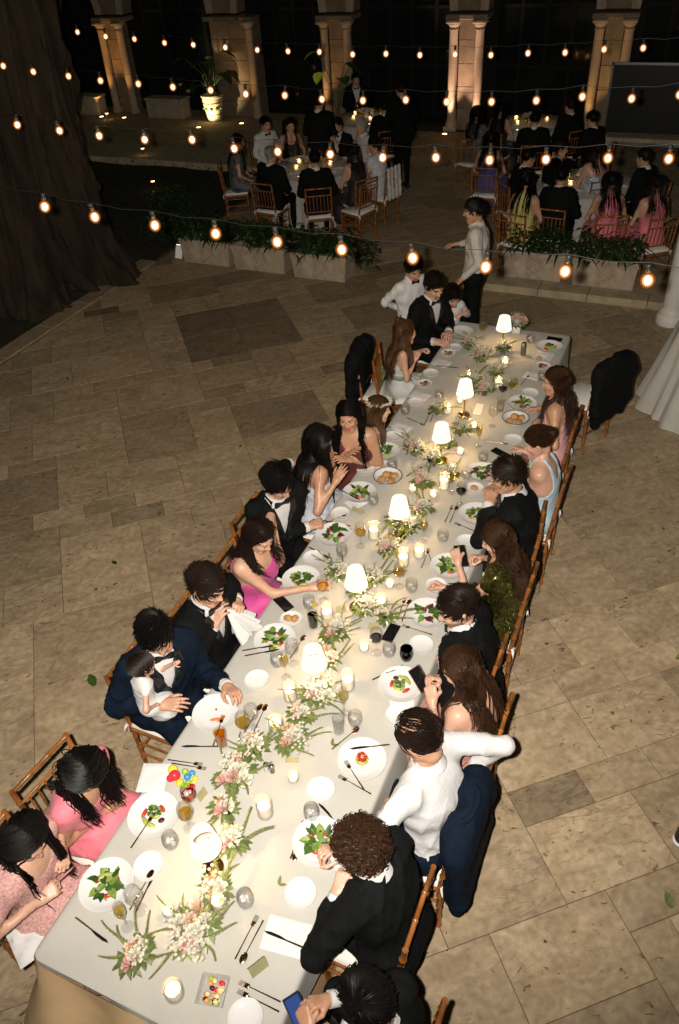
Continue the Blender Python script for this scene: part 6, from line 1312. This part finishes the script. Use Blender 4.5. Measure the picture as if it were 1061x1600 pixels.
drape(at(352, 950, 1.03), .25, .085, (.3, -.35, 0), 'white cloth napkin held in both hands by the older man')
drape(at(516, 1338, 1.0), .17, .07, (.2, -.5, .5), 'white napkin held to the mouth of the curly haired man', 3)
P = at(70, 1432, .60); o = sheet(.30, .36, 3, .03, 14).obj('napkin', 'linen'); o.location = tuple(P); o.rotation_euler = (.0, .12, -.5); tag(o, 'white napkin spread over the lap of the woman in pink lace', 'napkin')
phone(at(105, 1366, .86), 0, 'phone_pink', 'pink backed phone in the hands of the woman in pink lace', rot=(1.0, .2, -2.0)); phone(at(655, 1060, .92), 0, 'phone_pink', 'pink phone held over her plate by the woman in dusty pink', rot=(.9, -.25, .9))
phone(at(720, 869, .95), 0, 'phone_case', 'brown cased phone held over the salad by the woman in sequins', rot=(.5, .1, .6)); t = phone(at(466, 1584, .80), .9, 'phone_blue', 'blue lit phone held by the boy at the near right corner', rot=(.25, -.1, .9))
m = MB(); m.box((0, 0, .0106), (.060, .130, .0006)); m.obj('display', 'screen_blue', t, False)
# ================================================================== CHAIRS AND JACKETS
DESC = dict(lacegirl='the woman in pink lace', pinkdress='the woman in bright pink', dad='the man holding the baby', napkinman='the man holding a napkin', magenta='the woman in magenta', groom='the groom', bride='the bride', brown='the woman in brown', flowergirl='the flower girl', bowgirl='the girl with the green sash', tuxdad='the father between two boys', smallboy='the small boy',
            phoneboy='the boy with a blue phone', curly='the curly haired man', whiteshirt='the balding man', dusty='the woman in dusty pink', beardman='the bearded man', sequins='the woman in green sequins', handsman='the man with clasped hands', bluedress='the woman in pale blue', pinkback='the woman in pale pink')
CHF = {}
for k, d in DESC.items():
    p = PEOPLE[k]; left = p['H'][0] < 0; x = p['H'][0]+(.01 if left else -.085); fc = (0 if left else 180)+{'lacegirl': 2, 'pinkdress': -6, 'bowgirl': 14, 'handsman': 6}.get(k, 0); CHF[k] = ((x, p['H'][1]), fc); chair((x, p['H'][1]), fc, 'wooden ballroom chair under '+d)
def jacket(xy, fc, label, mat, zt=.95, w=.20, drop=.42, sl=.45):
    f = Fld((-.42, -.48, .15), (.42, .12, 1.1), .0135); 
    for s in (-1, 1):
        f.cap((0, -.245, zt-.03), (s*w, -.245, zt-.05), .050, .055, .05); f.cap((s*w*.4, -.262, zt-.05), (s*w*.5, -.27, zt-drop), .055, .05, .08); f.cap((s*w*.9, -.262, zt-.08), (s*w*.95, -.275, zt-drop-.05), .05, .045, .08)
        f.cap((s*(w+.035), -.262, zt-.09), (s*(w+.045), -.30, zt-sl), .050, .042, .03); f.cap((s*w*.7, -.195, zt-.05), (s*w*.75, -.19, zt-.34), .03, .022, .05)
    f.cap((0, -.262, zt-.05), (0, -.272, zt-drop-.02), .056, .05, .09); f.cap((-w, -.255, zt-.12), (w, -.255, zt-.12), .06, None, .08); f.cap((-w*.95, -.27, zt-drop*.8), (w*.95, -.27, zt-drop*.8), .048, None, .08)
    f.sub((0, -.20, zt+.04), (0, -.16, zt-.02), .05)
    V, Q = f.mesh(.011, 9, int(zt*100)+int(w*100)); t = thing('jacket', label, 'jacket', (xy[0], xy[1], 0), math.radians(fc-90)); mk('cloth', V, Q, mat, t)
    m = MB(); m.tube([(.10*math.cos(a), -.245+.05*math.sin(a), zt+.015-.02*math.sin(a)) for a in np.linspace(3.3, 6.1, 9)], .016, 8); m.obj('collar', mat, t); return t
xy, fc = CHF['whiteshirt']; jacket(xy, fc, 'navy suit jacket hung over the chair back of the balding man', 'wool_navy', .97, .19, .60, .5)
P = at(570, 560, .80); E1 = ((P[0]-.02+.23, P[1]), 4); chair(E1[0], E1[1], 'empty wooden chair on the left carrying a black jacket'); jacket(E1[0], E1[1], 'black dinner jacket hung over the empty left chair', 'wool_black', .96, .19, .5)
P = at(950, 600, .70); E2 = ((P[0]-.20, P[1]+.12), 152); chair(E2[0], E2[1], 'empty wooden chair on the right carrying a black jacket'); jacket(E2[0], E2[1], 'black dinner jacket hung over the empty far right chair', 'wool_black', .96, .20, .55)
# ================================================================== GUESTS AT THE FAR ROUND TABLES
def round_cloth(c_, label, r=.72):
    t = thing('round_table', label, 'table', (c_[0], c_[1], 0), 0, 'round guest tables before the arcade'); m = MB(); m.lathe([(r+.10, .02), (r+.05, .35), (r+.01, .66), (r, .74), (r-.02, .75), (0, .751)], 100, lob=lambda a, z: (.045*math.sin(14*a)+.02*math.sin(31*a))*max(0, min(1, (.72-z)/.4)), cap0=False, cap1=False); m.obj('cloth', 'cloth_white', t); return t
TABS = [((-4.50, 11.45), 'round guest table behind the left planters'), ((-4.85, 14.75), 'round guest table far back before the arcade column'), ((-1.65, 14.85), 'round guest table far back by the bright column pair'), ((-.10, 11.55), 'round guest table behind the right planters')]
for (c_, lb), nm in zip(TABS, ('left front', 'left rear', 'right rear', 'right front')):
    round_cloth(c_, lb); random.seed(nm)
    flowers(0, 0, .24, 16, 6, 7, 'flower centrepiece on the %s round guest table' % nm, loc=(c_[0], c_[1], .753), box=True, pal=(1, 2, 1, 0), group='round table centrepieces')
    for k in range(5):
        a = k*1.26+.3; q = (c_[0]+.30*math.cos(a), c_[1]+.30*math.sin(a), .753); t = candle(0, 0, 'far', q, 'x', 'candles on the %s round table' % nm); t.scale = (1.35,)*3; prop(t, 'candle glowing on the %s round guest table' % nm, 'candle')
GG = 'dinner guests round the far tables'
def guest(key, px, py, ti, label, sex='m', outfit='suit', color='black', hairs=('short', 'dark'), pose='sit', hz=None, dface=0, chairl=True, **kw):
    c_ = TABS[ti][0]; z = hz or (1.60 if pose == 'stand' else 1.235); P = at(px, py, z); fc = math.degrees(math.atan2(c_[1]-P[1], c_[0]-P[0]))+dface
    p = person(key, label, (px, py), fc, 8, hz=z if pose == 'stand' else None, hrot=(0, 10, 0), sex=sex, outfit=outfit, color=color, hairs=hairs, pose=pose, lod=1, group=GG, stand_leg=.04, **kw)
    if pose == 'sit' and chairl: f_ = p['f']; chair((p['H'][0]-f_[0]*.04, p['H'][1]-f_[1]*.04), fc, 'wooden ballroom chair under the '+label.split(' at the ')[0].split(' seen')[0], 'chairs round the guest tables')
HB = ('long', 'black'); HD = ('long', 'dark')
guest('g1', 415, 194, 0, 'guest in white shirt and bow tie at the left front table', outfit='shirt', hairs=('short', 'black'))
guest('g2', 424, 243, 0, 'bald man in dark suit seen from behind, left front table', hairs=('bald', 'grey'))
guest('g3', 492, 249, 0, 'dark haired man in black suit seen from behind, left front table', hairs=('short', 'black'))
guest('g4', 551, 238, 0, 'woman in sleeveless black dress at the left front table', 'f', 'tank', 'black', HD, hlen=.22)
guest('g5', 583, 226, 0, 'woman in white lace dress beside a shawl draped chair', 'f', 'cap', 'bridal', ('bun', 'dark'))
guest('g6', 564, 197, 0, 'grey haired man in white shirt at the left front table', outfit='shirt', hairs=('short', 'grey'), tie=False)
guest('g7', 527, 196, 0, 'man in black suit raising a white napkin at the left front table', R=('b', .03, .2, .95), L=('b', -.03, .2, .9))
guest('g8', 453, 196, 0, 'dark haired woman in black behind the left front table flowers', 'f', 'tank', 'black', HD)
guest('g9', 372, 222, 0, 'woman in dark patterned dress leftmost at the left front table', 'f', 'cap', 'floral', HB)
guest('g10', 498, 160, 1, 'man in dark suit standing by the left rear table', pose='stand', hz=1.58)
guest('g11', 556, 124, 1, 'man in black suit sitting beyond the left rear table', hairs=('short', 'black'))
guest('g12', 626, 140, 1, 'man in black suit standing right of the left rear table', pose='stand', hairs=('short', 'black'))
guest('g13', 600, 168, 1, 'man in black suit with back turned at the left rear table', hairs=('short', 'dark'))
guest('g14', 748, 178, 2, 'long haired woman in dark floral dress by the bright columns', 'f', 'cap', 'floral', HB)
guest('g15', 785, 170, 2, 'dark haired woman in a sleeveless black dress at the right rear table', 'f', 'tank', 'black', HB)
guest('g16', 836, 186, 2, 'dark haired man in black at the right rear table centre', hairs=('short', 'black'))
guest('g17', 891, 166, 2, 'man in dinner suit with white shirt front, right rear table', hairs=('short', 'dark'))
guest('g18', 925, 186, 2, 'man in dinner suit rightmost at the right rear table', hairs=('short', 'black'), dface=20)
guest('g19', 768, 218, 2, 'woman in blue purple dress with back turned, right rear table', 'f', 'tank', 'purple', HB)
guest('g20', 826, 246, 3, 'man in dinner suit facing right at the right front table', hairs=('short', 'black'))
guest('g21', 826, 284, 3, 'woman in yellow dress at the right front table', 'f', 'tank', 'yellow', HB)
guest('g22', 878, 276, 3, 'man in black suit seen from behind, right front table', hairs=('short', 'black'))
guest('g23', 955, 284, 3, 'woman in pink dress seen from behind, right front table', 'f', 'tank', 'pink', HB)
guest('g24', 1024, 288, 3, 'woman in pink dress rightmost at the right front table', 'f', 'tank', 'pink', HD)
guest('g25', 1006, 246, 3, 'man in dinner suit facing left by the black screen', hairs=('short', 'dark'))
guest('g26', 932, 236, 3, 'woman in pale strapless dress behind the right front flowers', 'f', 'strapless', 'pale_blue', HD, hlen=.2)
guest('g27', 876, 232, 3, 'man in dinner suit half hidden at the right front table', hairs=('short', 'dark'))
for (c_, lb), nm in zip(TABS, ('left front', 'left rear', 'right rear', 'right front')):
    gs = [p for k, p in PEOPLE.items() if k[0] == 'g' and k[1:].isdigit() and math.hypot(p['H'][0]-c_[0], p['H'][1]-c_[1]) < 1.7]
    for p in gs:
        d = nrm(np.array([p['H'][0]-c_[0], p['H'][1]-c_[1]])); sh = p['root']['label'].split(' at the ')[0].split(',')[0].split(' behind the ')[0]; e = np.array([-d[1], d[0]])
        o = link('dinner_plate', PLATE, None, (c_[0]+d[0]*.55, c_[1]+d[1]*.55, .753)); tag(o, 'white plate before the '+sh, 'plate', 'plates on the round guest tables')
        q = np.array(c_)+d*.40+e*.13; t = thing('drinking_glass', 'stemmed glass before the '+sh, 'glass', (q[0], q[1], .753), 0, 'glasses on the round guest tables')
        for n_, me in GK['wine'][0]: link(n_, me, t)
# cream shawl on the chair of the woman in white lace
p = PEOPLE['g5']; f_ = p['f']; jt = math.degrees(math.atan2(f_[1], f_[0])); f = Fld((-.3, -.36, .3), (.3, -.1, 1.05), .015)
for s in (-.14, -.05, .05, .14): f.cap((s, -.245, .93), (s*1.05, -.262, .50), .034, .03, .05)
V, Q = f.mesh(.008, 30, 2); t = thing('shawl', 'cream fringed shawl hung over a guest chair back', 'shawl', (p['H'][0]-f_[0]*.04, p['H'][1]-f_[1]*.04, 0), math.radians(jt-90)); mk('cloth', V, Q, 'shirt_cream', t)
c_ = at(560, 330, .45); chair((c_[0], c_[1]), 160, 'empty wooden chair with white cushion behind the left planters', 'chairs round the guest tables')
# ================================================================== labels that single out one thing each
ORD = ['nearest the camera', 'second from the camera', 'third from the camera', 'fourth from the camera', 'fifth from the camera', 'sixth from the camera', 'seventh from the camera', 'eighth from the camera', 'ninth from the camera', 'tenth from the camera']
gr = {}
for o, st in PROPS: gr.setdefault(st, []).append(o)
for st, L_ in gr.items():
    if len(L_) == 1: L_[0]['label'] = st; continue
    if L_[0].name.startswith('fruit_piece'):
        for o in L_: o['label'] = st
        continue
    L_.sort(key=lambda o: (Vector(o.location)-Vector(CAMP)).length)
    for i, o in enumerate(L_): o['label'] = st+', '+(('nearer the camera', 'farther from the camera')[i] if len(L_) == 2 else ORD[i])
